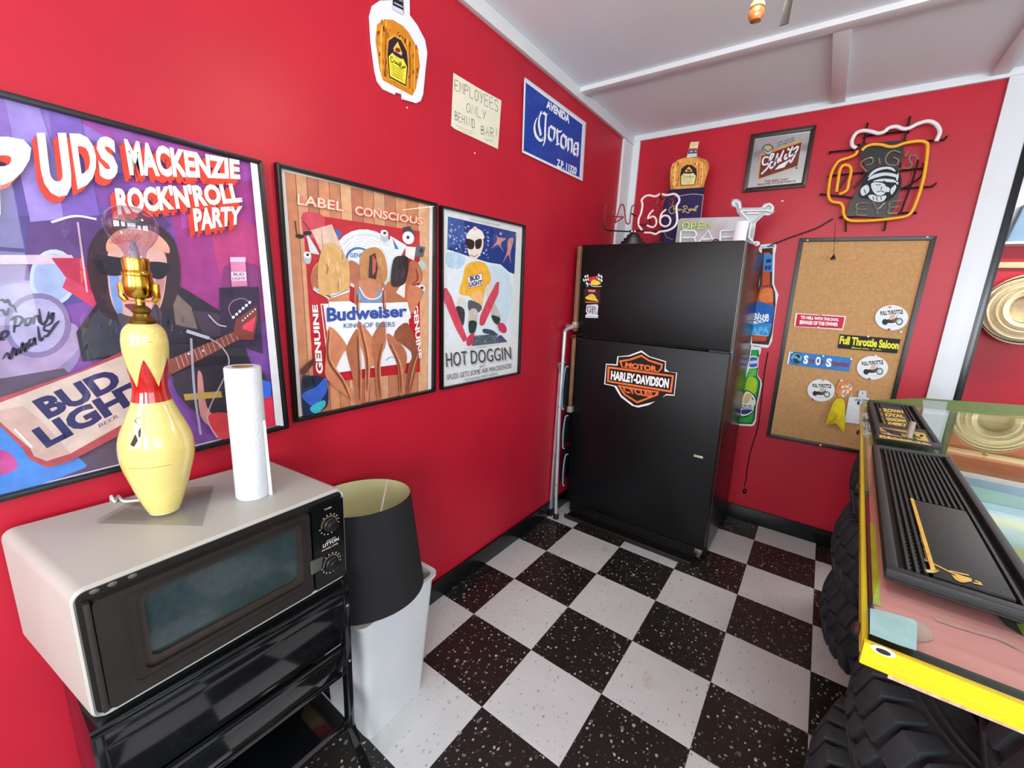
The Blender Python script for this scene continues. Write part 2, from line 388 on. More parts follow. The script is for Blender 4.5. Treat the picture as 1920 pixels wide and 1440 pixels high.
# windows out of view, placed by guess for daylight and reflections: frame, muntins, panes
def window(name, ax, val, h0, h1, z0, z1, nx, nz):
    f = MB().m(WHITE); t = 0.05
    def bx(p, q, za, zb, d0=0.0, d1=0.08):
        if ax == 0: f.box((val + d0, p, za), (val + d1, q, zb))
        else: f.box((p, val + d0, za), (q, val + d1, zb))
    bx(h0, h0 + t, z0, z1); bx(h1 - t, h1, z0, z1); bx(h0 + t, h1 - t, z0, z0 + t); bx(h0 + t, h1 - t, z1 - t, z1)
    for i in range(1, nx): c = h0 + (h1 - h0) * i / nx; bx(c - .015, c + .015, z0 + t, z1 - t, .02, .05)
    for i in range(1, nz): c = z0 + (z1 - z0) * i / nz; bx(h0 + t, h1 - t, c - .0149, c + .0149, .021, .049)
    o = f.build(name); o['kind'] = 'structure'
    for i in range(nx):
        for k in range(nz):
            g = MB().m(GLASS); a = h0 + t + (h1 - h0 - 2 * t) * i / nx; b = h0 + t + (h1 - h0 - 2 * t) * (i + 1) / nx
            c = z0 + t + (z1 - z0 - 2 * t) * k / nz; d = z0 + t + (z1 - z0 - 2 * t) * (k + 1) / nz
            if ax == 0: g.box((val + .033, a, c), (val + .037, b, d))
            else: g.box((a, val + .033, c), (b, val + .037, d))
            g.build('pane', o)
window('window_1', 0, 4.1, -4.9, -2.4, 0.9, 2.2, 3, 2)
window('window_2', 1, -5.4, 0.25, 1.65, 1.0, 2.2, 2, 2)
window('window_3', 1, -5.4, 2.15, 3.55, 0.8, 2.3, 2, 2)
# ================================================================== framed posters on the left wall
FRAMEB = mat('black_poster_frame', '0d0c0c', 0.35, var=0.2, vscale=30, bump=0.2, bscale=60)
FRAME_CHIP = mat('frame_bare_edge', '9a8a70', 0.7)
def poster(name, label, cat, group, corners, border='e4e2e0', fw=0.011, depth=0.018, ax=0, val=0.0, sgn=1, framemat=None):
    "corners: outer frame corners in the photograph, tl tr br bl -> thing, art plane at depth*0.55"
    P = [on(ax, val, *c) for c in corners]; cen = sum(P, Vector()) / 4
    t = thing(name, label, cat, tuple(cen), group)
    nrm = Vector((0, 0, 0)); nrm[ax] = sgn
    # inner outline
    I = []
    for i in range(4):
        a = (P[i - 1] - P[i]).normalized(); b = (P[(i + 1) % 4] - P[i]).normalized(); I.append(P[i] + (a + b) * fw)
    fm = framemat or FRAMEB
    for i in range(4):
        j = (i + 1) % 4; q = [P[i], P[j], I[j], I[i]]
        mb = MB().m(fm); mb.hexa(q + [p + nrm * depth for p in q], 0.002); mb.build('frame_rail', t)
    bk = MB().m(ink(border)); bk.hexa([p + nrm * 0.001 for p in I] + [p + nrm * (depth * .2) for p in I]); bk.build('backing', t)
    pn = MB().m(GLASS); off = depth * 0.85
    J = [p + (cen - p).normalized() * 0.001 for p in I]
    pn.add([p + nrm * off for p in J], [(0, 1, 2, 3)], False); pn.build('glass_pane', t)
    art = Art(ax, val + sgn * depth * .2, sgn)
    return t, art

# ---- large poster by the lamp
# the frame runs on a little past the left edge of the picture
t1, a = poster('framed_poster', 'largest framed poster, purple rock and roll party print behind the bowling pin lamp', 'poster', None,
    [(-85, 150), (485, 303), (537, 800), (-55, 950)], 'dedcdf', depth=0.02); a.step = .00008
NE = (-78, 166); 
a.poly([(-80, 164), (469, 301), (517, 797), (-50, 938)], '7a4a9a')
a.poly([(-80, 164), (469, 301), (474, 352), (300, 330), (-80, 300)], '8f6fc0')
a.poly([(150, 222), (469, 301), (480, 420), (400, 380), (280, 300)], 'a24aa6', sm=True)
a.poly([(300, 330), (476, 340), (492, 520), (420, 610), (340, 560), (330, 440)], 'a03a86')
a.poly([(400, 420), (484, 430), (496, 560), (430, 560)], 'b8407a', sm=True)
a.poly([(420, 500), (492, 505), (500, 600), (430, 590)], '8a3a78', sm=True)
a.poly([(-76, 330), (120, 330), (230, 420), (240, 520), (-70, 560)], '64509c')
a.poly([(-76, 420), (90, 400), (200, 430), (240, 500), (180, 560), (-70, 620)], '54468a')
a.poly([(-70, 540), (60, 500), (140, 620), (145, 680), (80, 730), (-62, 790)], '8a7aa4', sm=True)
a.poly([(-66, 600), (120, 600), (150, 650), (60, 720), (-62, 760)], 'a48fb4', sm=True)
a.poly([(-60, 720), (120, 690), (270, 860), (-50, 930)], '5a4a5e')
a.poly([(-58, 820), (60, 800), (150, 860), (140, 885), (-52, 936)], '4a86d8', sm=True)
a.poly([(-58, 850), (10, 845), (30, 880), (-54, 900)], 'c04a90', sm=True)
for q, c in (((5, 170, 70, 190, 150, 430, 60, 430), '9d86d0'), ((200, 225, 250, 240, 330, 400, 270, 420), '9352a6'), ((330, 262, 380, 275, 400, 420, 340, 430), 'b0489c'), ((90, 200, 150, 215, 190, 420, 120, 420), '7c5cb4')):
    a.poly([(q[0], q[1]), (q[2], q[3]), (q[4], q[5]), (q[6], q[7])], c)
# drum kit, shells and stands on the left
a.poly(ZA((180, 880), (1000, 800), (1100, 900), (640, 1180), (160, 1260)), '5c3f78')
for (x, y, rx, ry, c) in ((30, 560, 70, 34, '8c86b8'), (100, 520, 44, 52, 'b6c2e0'), (70, 610, 62, 60, '7f6f9c')):
    a.disc((x, y), (rx, -8), (6, ry), c); a.disc((x, y), (rx * .84, -7), (5, ry * .84), 'a8a0c6' if c != 'b6c2e0' else '9aaad0')
a.poly(ZA((0, 1090), (460, 1090), (500, 1150), (0, 1150)), 'c9b4c4')
a.poly(ZA((330, 1110), (520, 1110), (640, 1330), (600, 1360), (420, 1230)), 'b4284a')
a.poly(ZA((430, 1230), (650, 1360), (620, 1440), (400, 1300)), 'c43a5a')
a.stroke(ZA((500, 880), (560, 1330)), .003, 'c9a4b8'); a.stroke(ZA((330, 880), (480, 840), (620, 860)), .004, 'd4dcf0')
# signature, brush pen
for ln, sc in ((ZX((0, 20), (20, 5), (40, 30), (60, 10), (75, 40), (90, 55), (110, 60), (130, 110)), 1), (ZX((0, 320), (50, 300), (60, 260), (20, 270), (5, 325), (40, 325)), 1), (ZX((85, 170), (120, 150), (110, 270)), 1), (ZX((85, 175), (140, 140), (180, 165), (150, 210), (110, 220)), 1), (ZX((245, 150), (205, 165), (205, 210), (240, 190), (250, 150), (255, 205)), 1), (ZX((270, 205), (275, 150), (300, 140), (310, 195)), 1), (ZX((310, 80), (330, 200), (370, 175), (385, 110)), 1), (ZX((385, 100), (400, 160), (420, 110), (410, 190), (340, 225)), 1),
    (ZX((20, 480), (60, 430), (80, 480), (110, 390), (130, 450), (140, 400), (160, 440)), 1), (ZX((150, 390), (165, 430), (180, 350), (200, 420), (215, 350), (230, 400)), 1), (ZX((270, 320), (235, 330), (235, 375), (265, 355), (275, 310), (285, 370)), 1), (ZX((300, 220), (320, 330), (350, 300)), 1), (ZX((360, 200), (350, 250), (395, 260), (370, 300), (350, 290)), 1), (ZX((380, 300), (430, 220), (470, 175)), 1), (ZX((0, 100), (20, 90), (50, 130), (70, 70)), 1)):
    a.stroke(ln, 0.0045, '2a2a44', taper=True)
# guitarist: dark jacket, pale face, dark glasses (a plain figure)
a.poly(ZB((490, 420), (620, 240), (700, 180), (1090, 100), (1180, 140), (1440, 300), (1560, 480), (1640, 700), (1560, 1000), (900, 560), (530, 610)), '2e2a34')
a.poly(ZB((520, 430), (640, 260), (760, 300), (840, 540), (560, 600)), '3b3f4c'); a.poly(ZB((1100, 140), (1230, 260), (1270, 400), (1130, 380)), '7a6a62')
a.poly(ZB((1230, 280), (1400, 300), (1500, 420), (1330, 470)), '4a3a50')
a.poly(ZA((560, 1180), (600, 980), (760, 860), (960, 870), (1120, 1000), (1160, 1240), (1110, 1420), (1060, 1440), (980, 1530), (780, 1530), (640, 1440)), '3a2a34', sm=True)
a.poly(ZA((690, 1180), (710, 1040), (830, 1000), (960, 1010), (1060, 1080), (1070, 1220), (1040, 1400), (970, 1520), (820, 1530), (720, 1400)), 'd9a8a0', sm=True)
a.poly(ZA((700, 1190), (760, 1210), (790, 1500), (730, 1410)), '7a94d0', sm=True); a.poly(ZA((1000, 1250), (1060, 1230), (1030, 1400), (980, 1500)), 'c08a84', sm=True)
a.poly(ZA((690, 1000), (780, 925), (960, 930), (1070, 1010), (1085, 1080), (980, 1040), (840, 1020), (700, 1075)), 'e0a088', sm=True); a.poly(ZA((700, 1010), (790, 960), (900, 960), (880, 1000), (760, 1020)), 'd8786c', sm=True)
a.poly(ZA((595, 1095), (720, 1100), (845, 1130), (820, 1200), (740, 1225), (640, 1200)), '23202c', sm=True); a.poly(ZA((940, 1140), (1090, 1150), (1050, 1240), (970, 1230)), '23202c', sm=True); a.stroke(ZA((840, 1135), (900, 1130), (950, 1140)), .004, '23202c')
a.poly(ZA((850, 1200), (890, 1200), (910, 1320), (860, 1340), (830, 1310)), 'c89088', sm=True)
a.poly(ZB((800, 245), (880, 240), (900, 270), (850, 285)), '7a3a44', sm=True); a.poly(ZB((760, 300), (840, 320), (950, 300), (1000, 240), (1040, 330), (900, 420), (780, 380)), '4a4450', sm=True)
for k in range(30):
    x = random.uniform(520, 1200); y = random.uniform(300, 560); a.stroke(ZB((x, y), (x + random.uniform(-20, 20), y + 40)), .004, random.choice(('454452', '1e1c26', '5a5a68', '3a4a7a')), l=a.n + 1, taper=True)
a.n += 2
for k in range(24):
    x = random.uniform(1150, 1600); y = random.uniform(660, 900); a.stroke(ZB((x, y), (x + random.uniform(20, 60), y + random.uniform(-20, 30))), .004, random.choice(('5a4a54', '2a242c', '7a4a4c', '4a4458')), l=a.n + 1, taper=True)
a.n += 2
# amplifier, can, guitar
a.poly(ZB((1410, 135), (1660, 130), (1690, 560), (1420, 470)), '352a44'); a.poly(ZB((1425, 150), (1500, 145), (1500, 200), (1425, 200)), '27223a')
a.poly(ZA((1480, 1110), (1575, 1110), (1590, 1290), (1490, 1295)), 'd884a8'); a.poly(ZA((1480, 1105), (1580, 1105), (1578, 1135), (1480, 1135)), 'f0c8dc'); a.poly(ZA((1485, 1200), (1582, 1200), (1584, 1255), (1487, 1255)), 'f4dde6')
a.text('BUD', *ZA((1500, 1225), (1570, 1225), (1500, 1205)), '7a3a80', 0.03); a.text('LIGHT', *ZA((1492, 1250), (1578, 1250), (1492, 1232)), '7a3a80', 0.03)
a.poly(ZB((1020, 620), (1130, 580), (1500, 420), (1540, 465), (1110, 690), (1030, 690)), '8a4a44')
for i in range(14):
    x = 1130 + i * 29; y = 588 - i * 12.6; a.stroke(ZB((x, y - 8), (x + 26, y + 68 - i * 1.6)), .0012, 'd9b49a')
a.poly(ZB((1500, 420), (1515, 340), (1650, 250), (1655, 330), (1630, 470), (1540, 470)), '7a3a34'); a.poly(ZB((1560, 380), (1645, 320), (1625, 420), (1560, 400)), 'e0405a')
a.stroke(ZB((1495, 330), (1470, 270), (1500, 220), (1560, 205), (1610, 230)), .002, 'b07890')
for i in range(6): a.disc(ZB((1500 + i * 21, 325 - i * 19))[0], (2.6, -1.5), (1.2, 2.4), 'f2e6ea')
for i in range(6): a.disc(ZB((1560 + i * 16, 345 - i * 14))[0], (1.4, -1), (.7, 1.3), 'f2e6ea')
a.poly(ZB((870, 560), (1020, 600), (1100, 700), (960, 760), (880, 720)), '8a2f38'); a.disc(ZB((1212, 560))[0], (2, 0), (0, 2), 'f4dde6'); a.disc(ZB((1305, 540))[0], (2, 0), (0, 2), 'f4dde6')
a.poly(ZB((1120, 690), (1640, 640), (1700, 900), (1300, 960)), '3a3440', sm=True)
a.poly(ZB((1270, 690), (1300, 700), (1330, 900), (1420, 1000), (1400, 1050), (1290, 960)), 'c98a86', sm=True)
a.poly(ZB((1340, 960), (1460, 940), (1560, 1000), (1480, 1100), (1380, 1090)), 'd0404a', sm=True)
a.poly(ZB((1660, 720), (1740, 740), (1745, 840), (1690, 850)), '3a6ad8'); a.poly(ZB((1680, 860), (1750, 830), (1775, 1025), (1700, 1040)), 'd2304a'); a.poly(ZB((1180, 820), (1420, 800), (1430, 840), (1190, 860)), 'b89a4a')
a.stroke(ZB((1110, 385), (1345, 460)), .008, 'b9b6c6'); a.stroke(ZB((1110, 385), (1200, 410)), .013, '2a2634'); a.stroke(ZB((1228, 460), (1250, 800), (1290, 1080)), .005, 'a8a2b4'); a.stroke(ZB((1345, 460), (1430, 520), (1470, 640), (1350, 900), (1340, 1000), (1400, 1100)), .003, 'c4a8b4')
a.stroke(ZB((1340, 310), (1400, 370), (1455, 385)), .003, 'c9c4cc')
# beer name board in the print
a.poly(ZX((-10, 790), (640, 570), (1040, 385), (1110, 1000), (560, 1290), (380, 1345), (240, 1280), (170, 1180), (-10, 1000)), 'a84a50')
a.poly(ZX((-10, 830), (640, 585), (1040, 425), (1200, 500), (1110, 920), (560, 1230), (370, 1290), (270, 1250), (240, 1190), (-10, 970)), 'cdb6ac')
a.poly(ZX((-10, 890), (180, 850), (330, 970), (560, 1230), (370, 1290), (270, 1250), (240, 1190), (-10, 970)), 'c4a39a')
a.text('BUD', *ZX((385, 960), (990, 690), (250, 815)), '2b2c5c', 0.05, tr=ZX((880, 545))[0]); a.text('LIGHT', *ZX((375, 1190), (1250, 740), (245, 1045)), '2b2c5c', 0.05, tr=ZX((1160, 600))[0])
a.text('BEER', *ZX((790, 1025), (945, 940), (780, 1000)), '5a4a60'); a.stroke(ZX((990, 690), (1120, 655)), .002, '2b2c5c'); a.stroke(ZX((1000, 720), (1120, 682)), .0015, '2b2c5c')
a.stroke(ZX((115, 1035), (255, 1180)), .003, 'e6dcd8')
# headline with a red drop shade
for dx, dy, c in ((-9, 12, 'd8402c'), (-5, 7, 'd8402c'), (0, 0, 'e6e4d8')):
    b = 0.05
    sh = lambda q: [(x + dx, y + dy) for x, y in q]
    a.text('SP', *sh([(-130, 400), (-20, 425), (-140, 215)]), c, b, tr=sh([(-30, 240)])[0])
    a.text('U', *sh(ZA((280, 700), (480, 735), (235, 305))), c, b, tr=sh(ZA((425, 305)))[0])
    a.text('P', *sh(ZA((-30, 850), (60, 800), (-160, 330))), c, b, tr=sh(ZA((250, 330)))[0])
    a.text('D', *sh(ZA((500, 670), (635, 600), (445, 308))), c, b, tr=sh(ZA((600, 315)))[0])
    a.text('S', *sh(ZA((645, 610), (765, 600), (612, 322))), c, b, tr=sh(ZA((740, 335)))[0])
    a.text('MACKENZIE', *sh(ZA((835, 580), (1545, 605), (795, 340))), c, b, tr=sh(ZA((1540, 480)))[0])
    a.text("ROCK'N'ROLL", *sh(ZA((760, 835), (1560, 752), (735, 655))), c, b, tr=sh(ZA((1530, 625)))[0])
    a.text('PARTY', *sh(ZA((1255, 940), (1550, 890), (1238, 790))), c, b, tr=sh(ZA((1558, 775)))[0])
a.poly([(469, 301), (482, 304), (532, 799), (517, 797)], 'dedcdf'); a.build('printed_sheet', t1)

# ---- sunbathers poster
t2, a = poster('framed_poster', 'framed poster of three sunbathers lying on a red beer-label towel over wooden decking', 'poster', None,
    [(512, 305), (814, 382), (811, 733), (548, 790)], 'e2dfdb', depth=0.02)
a.poly(ZC((95, 90), (860, 262), (852, 1250), (190, 1400)), 'c98a66')
pl = ['c4825e', 'd09a74', 'b8765a', 'cf8e66', 'c08058', 'd8a47c', 'b66f54']
for i in range(13):
    x0 = 95 + i * 59; x1 = x0 + 59; f = lambda x: 90 + (x - 95) * 0.2248
    g = lambda x: 1400 - max(0, (x - 190)) * 0.2266
    k = 95 / 765
    b0 = 190 + (x0 - 95) * (662 / 765); b1 = 190 + (x1 - 95) * (662 / 765)
    a.poly(ZC((x0, f(x0)), (x1 - 3, f(x1)), (b1 - 3, g(b1)), (b0, g(b0))), pl[i % 7], l=2)
    a.stroke(ZC((x1 - 2, f(x1)), (b1 - 2, g(b1))), .0016, '6a3a2c', l=3)
a.n = 4
a.poly(ZC((190, 310), (810, 405), (812, 1150), (250, 1215)), 'b81f2c'); a.poly(ZC((190, 310), (300, 325), (290, 420), (205, 440)), 'c8485a', sm=True)
a.disc(ZC((530, 560))[0], (62, 8), (-2, 58), 'dfe3e6'); a.disc(ZC((530, 560))[0], (54, 7), (-2, 50), 'c6ccd2'); a.disc(ZC((530, 560))[0], (52, 7), (-2, 48), 'e4e8ea')
for k in range(5):
    r = 46 - k * 5; a.n += (k == 0); pts = [(687.7 + r * 1.08 * math.cos(t) , 488 + r * math.sin(t) + r * 0.12 * math.cos(t)) for t in [PI * (1.12 + .76 * i / 14) for i in range(15)]]
    for i in range(0, 14, 1):
        if (i + k) % 4: a.stroke([pts[i], pts[i + 1]], .0011, '8a93a4', l=a.n, sm=False)
a.disc(ZC((490, 560))[0], (26, 3), (-1, 25), '3c62b0'); a.disc(ZC((490, 560))[0], (22, 2), (-1, 21), 'd9e2ee'); a.text('GENUINE', *ZC((440, 545), (560, 545), (440, 520)), '3c62b0', .03)
for q, c in ((((205, 400), (265, 500), (280, 530), (230, 520)), 'c9d4d8'), (((235, 400), (345, 368), (400, 500), (300, 540)), 'd8b9a8'), (((290, 388), (300, 530)), None), (((360, 390), (400, 410), (380, 450)), '3c62b0'),
             (((655, 430), (740, 480), (700, 560), (640, 520)), 'dce2e6'), (((665, 440), (700, 500), (680, 500)), '3c62b0'), (((720, 385), (760, 378), (790, 430), (730, 470)), '3c3c48'), (((790, 480), (840, 490), (830, 540), (785, 545)), '555a62'),
             (((735, 485), (790, 490), (780, 560), (735, 540)), 'e8e6e2'), (((760, 700), (800, 690), (805, 740), (770, 760)), 'e8e6e2')):
    if c: a.poly(ZC(*q), c)
    else: a.stroke(ZC(*q), .002, '9a7a6c')
a.disc(ZC((750, 440))[0], (11, 1), (0, 12), 'e6e6e6'); a.disc(ZC((748, 438))[0], (3, 0), (0, 3.4), '3c3c60'); a.disc(ZC((820, 585))[0], (7, 1), (0, 9), 'a8ccc4'); a.disc(ZC((818, 508))[0], (4, 0), (0, 4.5), '1c1c20')
for cx, cy in ((215, 530), (623, 415), (820, 705)):
    a.poly(ZC((cx - 20, cy), (cx + 20, cy + 4), (cx + 14, cy + 45), (cx - 10, cy + 42)), 'b8bcc4', sm=True); a.disc(ZC((cx, cy))[0], (7, 1), (0, 6), 'e2e4e8'); a.disc(ZC((cx + 2, cy))[0], (3, 0), (0, 2.6), '2c3048')
a.stroke(ZC((150, 350), (165, 430), (210, 420)), .003, '2a1c20'); a.disc(ZC((175, 432))[0], (8, 1), (0, 4), '2a1c20'); a.disc(ZC((215, 415))[0], (8, 0), (0, 4), '2a1c20'); a.stroke(ZC((190, 350), (230, 400)), .002, '2a1c20')
# label panel
a.poly(ZC((285, 790), (745, 780), (770, 1100), (330, 1160)), 'e6e6e8'); a.poly(ZC((290, 795), (300, 795), (345, 1150), (335, 1155)), 'b8232e')
a.text('GENUINE', *ZC((300, 1160), (270, 795), (262, 1160)), 'f0e8e4', .04, tr=ZC((240, 795))[0]); a.text('GENUINE', *ZC((775, 800), (797, 1085), (800, 790)), 'f0e8e4', .04, tr=ZC((822, 1075))[0])
SK, SK2, SK3 = 'c8805c', 'b06a4a', '8e5038'
# the three sunbathers, seen from above
a.poly(ZC((245, 600), (300, 560), (420, 560), (470, 590), (440, 700), (430, 900), (340, 900), (320, 760), (240, 700)), SK, sm=True)
a.poly(ZC((440, 560), (500, 600), (490, 690), (440, 660)), SK2, sm=True); a.poly(ZC((232, 640), (270, 590), (290, 660), (300, 740), (250, 720)), SK2, sm=True)
a.poly(ZC((470, 700), (520, 640), (600, 650), (625, 720), (620, 820), (560, 800), (480, 850), (465, 780)), SK, sm=True); a.poly(ZC((465, 690), (490, 690), (492, 820), (470, 840)), SK2, sm=True); a.poly(ZC((605, 690), (625, 690), (630, 820), (612, 830)), SK2, sm=True)
a.poly(ZC((630, 690), (700, 640), (770, 560), (815, 600), (820, 670), (760, 700), (780, 820), (740, 850), (700, 780), (640, 790)), SK2, sm=True)
a.poly(ZC((760, 690), (830, 720), (810, 770), (770, 840), (750, 830), (745, 740)), SK, sm=True)
a.poly(ZC((245, 715), (330, 765), (440, 725), (440, 705), (330, 740), (250, 700)), 'e4e4e6'); a.stroke(ZC((250, 705), (330, 750), (440, 712)), .002, '30405c')
a.disc(ZC((545, 745))[0], (25, 3), (-1, 17), '6f8cb4'); a.disc(ZC((545, 728))[0], (15, 2), (0, 13), SK); a.stroke(ZC((490, 700), (520, 750), (560, 765), (600, 750), (618, 705)), .004, 'dfe4ea')
a.poly(ZC((685, 730), (710, 690), (735, 680), (730, 760)), 'e6e0dc')
# white swim suits carrying the brand word
a.poly(ZC((330, 780), (440, 775), (480, 800), (484, 920), (440, 1010), (425, 1010), (335, 910)), 'eceef0'); a.poly(ZC((485, 785), (625, 785), (622, 880), (565, 955), (550, 955), (490, 880)), 'e8eaee'); a.poly(ZC((630, 785), (745, 780), (765, 860), (672, 960), (640, 950)), 'e6e8ec')
# legs
for q, c in ((((330, 910), (425, 1010), (400, 1060), (365, 1160), (440, 1230), (470, 1320), (440, 1290), (320, 1190), (312, 1080)), SK), (((425, 1010), (484, 920), (490, 1100), (500, 1240), (500, 1325), (478, 1322), (455, 1180), (425, 1060)), SK2),
             (((485, 880), (555, 960), (610, 1060), (585, 1110), (545, 1140), (540, 1290), (520, 1290), (520, 1100), (490, 980)), SK), (((620, 880), (630, 1000), (600, 1100), (610, 1290), (585, 1300), (570, 1120), (555, 980)), SK2),
             (((635, 950), (672, 965), (740, 1050), (730, 1160), (720, 1280), (705, 1270), (690, 1110), (650, 1020)), SK2), (((672, 960), (745, 890), (800, 1030), (800, 1100), (760, 1250), (735, 1265), (750, 1120), (770, 1050)), SK3)):
    a.poly(ZC(*q), c, sm=True)
for q in (((330, 930), (325, 1080), (400, 1200), (440, 1290)), ((480, 960), (488, 1120), (490, 1300)), ((492, 900), (530, 1080), (530, 1250)), ((612, 1000), (590, 1120), (600, 1280)), ((650, 1000), (700, 1120), (712, 1260)), ((795, 1040), (765, 1140), (745, 1240)), ((265, 640), (300, 720), (340, 760)), ((480, 740), (480, 830)), ((615, 720), (620, 820)), ((790, 600), (800, 660), (770, 690))):
    a.stroke(ZC(*q), .008, '7e452f', l=a.n + 1, taper=True); a.stroke([(x + 4, y - 1) for x, y in ZC(*q)], .004, 'dca07a', l=a.n + 2, taper=True)
a.n += 3
# hair
for q, c, c2 in ((((290, 510), (330, 465), (380, 490), (430, 560), (440, 640), (430, 710), (350, 735), (285, 740), (270, 620)), 'cfa266', 'e2bd84'), (((500, 530), (560, 490), (610, 510), (635, 580), (635, 660), (590, 680), (560, 640), (500, 660)), 'b8804c', 'd29a5e'), (((670, 560), (710, 535), (750, 550), (745, 640), (720, 690), (660, 690)), '2c262a', '4a4248')):
    a.poly(ZC(*q), c, sm=True)
    xs_ = [p[0] for p in q]; ys_ = [p[1] for p in q]; x0, x1, y0, y1 = min(xs_) + 22, max(xs_) - 22, min(ys_) + 25, max(ys_) - 50
    for k in range(16):
        x = random.uniform(x0, x1); y = random.uniform(y0, y1 - 20); a.stroke(ZC((x, y), (x + random.uniform(-14, 14), y + 25), (x + random.uniform(-8, 8), y + 55)), .0032, random.choice((c2, '9a7044' if c != '2c262a' else '1a1618')), l=a.n + 1 + k % 8, taper=True)
a.n += 9
a.poly(ZC((545, 535), (575, 520), (590, 600), (578, 660), (538, 650)), '3a2420'); a.poly(ZC((560, 530), (580, 560), (575, 620), (560, 640)), 'c0564c')
a.text('Budweiser', *ZC((320, 885), (745, 858), (318, 810)), '2c4a9c', .035, tr=ZC((742, 795))[0]); a.text('KING OF BEERS', *ZC((408, 918), (680, 910), (408, 893)), '5a6a8c', .01)
a.text('LABEL', *ZC((163, 262), (408, 300), (165, 208)), 'e87868', .07, tr=ZC((408, 252))[0]); a.text('CONSCIOUS', *ZC((468, 318), (825, 372), (470, 270)), 'e87868', .07, tr=ZC((828, 335))[0])
a.text('LABEL', *ZC((163, 262), (408, 300), (165, 208)), 'f6d8c0', 0, tr=ZC((408, 252))[0]); a.text('CONSCIOUS', *ZC((468, 318), (825, 372), (470, 270)), 'f6d8c0', 0, tr=ZC((828, 335))[0])
a.poly(ZC((185, 1190), (230, 1170), (300, 1180), (325, 1240), (320, 1330), (260, 1370), (200, 1395)), '1e2c50', sm=True); a.poly(ZC((190, 1265), (260, 1230), (315, 1180), (315, 1260), (250, 1330), (200, 1300)), '3a62c0', sm=True); a.poly(ZC((230, 1340), (300, 1300), (310, 1330), (260, 1370)), '3fb4c4', sm=True); a.poly(ZC((190, 1190), (235, 1180), (255, 1210), (200, 1235)), '141a24', sm=True)
a.poly(ZC((600, 1100), (660, 1060), (770, 1060), (765, 1090), (600, 1120)), 'd8d4d2', l=5); a.stroke(ZC((630, 1090), (660, 1070), (690, 1085)), .002, '5a6a8c')
a.poly(ZC((180, 1140), (245, 1080), (255, 1095), (200, 1165)), '5a3026', sm=True)
a.build('printed_sheet', t2)

# ---- ski poster
t3, a = poster('framed_poster', 'narrow framed winter poster of a skier in yellow, nearest the refrigerator', 'poster', None,
    [(822, 385), (980, 423), (970, 700), (823, 730)], 'dfe0e0', depth=0.02, fw=0.009)
a.poly(ZD((155, 140), (655, 255), (640, 560), (590, 545), (540, 490), (460, 480), (300, 430), (150, 380)), '223a80')
a.poly(ZD((155, 140), (270, 165), (280, 330), (150, 370)), '3a5a9c')
for k in range(90):
    x = random.uniform(165, 450); y = random.uniform(190, 410) ; a.disc(ZD((x, y + (x - 165) * .15))[0], (random.uniform(.6, 2.2), .3), (0, random.uniform(.6, 2)), random.choice(('a9c0e4', 'd0def2', '6f8fd0', '8fb0e0')), l=5)
a.n = 6
a.poly(ZD((150, 380), (290, 425), (450, 475), (540, 490), (600, 545), (638, 560), (600, 1050), (130, 1080)), 'dfe6ec', sm=False); a.poly(ZD((150, 400), (280, 440), (240, 520), (150, 500)), 'b4cfe4', sm=True); a.poly(ZD((460, 500), (600, 560), (620, 800), (520, 1000), (480, 700)), 'cbdce8', sm=True)
for q in (((490, 235), (520, 290), (580, 300), (540, 340), (565, 400), (520, 345), (470, 375), (515, 310)), ((595, 310), (635, 300), (620, 370), (610, 420), (615, 485), (595, 420), (555, 480), (585, 400))):
    a.poly(ZD(*q), 'c98a8a', sm=True); a.disc(ZD((q[1][0] + 20, q[1][1] - 25))[0], (2, 0), (0, 2.6), 'd8b0a0')
# plain skier
a.poly(ZD((310, 270), (350, 250), (400, 270), (415, 340), (390, 420), (350, 450), (310, 420), (295, 340)), 'e8dcd2', sm=True)
a.poly(ZD((290, 300), (310, 245), (350, 225), (400, 245), (420, 300), (350, 285)), 'eae6e2', sm=True); a.disc(ZD((352, 228))[0], (4, 0), (0, 4), 'e8b8b0')
a.poly(ZD((288, 305), (345, 318), (340, 375), (300, 370)), '2a2320', sm=True); a.poly(ZD((355, 318), (400, 305), (395, 365), (360, 375)), '2a2320', sm=True); a.stroke(ZD((320, 420), (350, 432), (375, 415)), .003, 'a04a5c')
a.poly(ZD((285, 500), (340, 470), (400, 470), (440, 500), (470, 600), (430, 660), (420, 700), (400, 790), (330, 740), (310, 720), (250, 710), (240, 680), (262, 600)), 'ecb13a', sm=True); a.poly(ZD((330, 700), (410, 690), (400, 790), (350, 760)), 'f0b878', sm=True)
a.poly(ZD((295, 580), (405, 550), (410, 640), (310, 665)), 'b04a3a'); a.poly(ZD((298, 584), (402, 555), (407, 637), (312, 661)), 'eceae6'); a.text('BUD', *ZD((318, 615), (388, 598), (315, 580)), '2a3a6c', .06, tr=ZD((386, 565))[0]); a.text('LIGHT', *ZD((312, 655), (406, 635), (310, 620)), '2a3a6c', .05, tr=ZD((405, 602))[0])
for q, c in ((((230, 740), (260, 730), (290, 770), (270, 820), (225, 800)), 'd8d4d0'), (((440, 640), (480, 630), (490, 690), (450, 720), (425, 690)), 'd8d4d0'), (((310, 750), (400, 790), (380, 840), (310, 830)), '5c5a64'), (((215, 800), (275, 820), (270, 930), (240, 920)), '2f3440'), (((310, 830), (370, 830), (355, 1000), (310, 990)), 'c9bcb2'), (((310, 905), (365, 910), (350, 985), (312, 985)), '24403a'), (((470, 800), (500, 780), (540, 880), (520, 930), (480, 900)), 'c9bcb2'), (((475, 860), (535, 880), (520, 930), (485, 900)), '24403a')):
    a.poly(ZD(*q), c, sm=True)
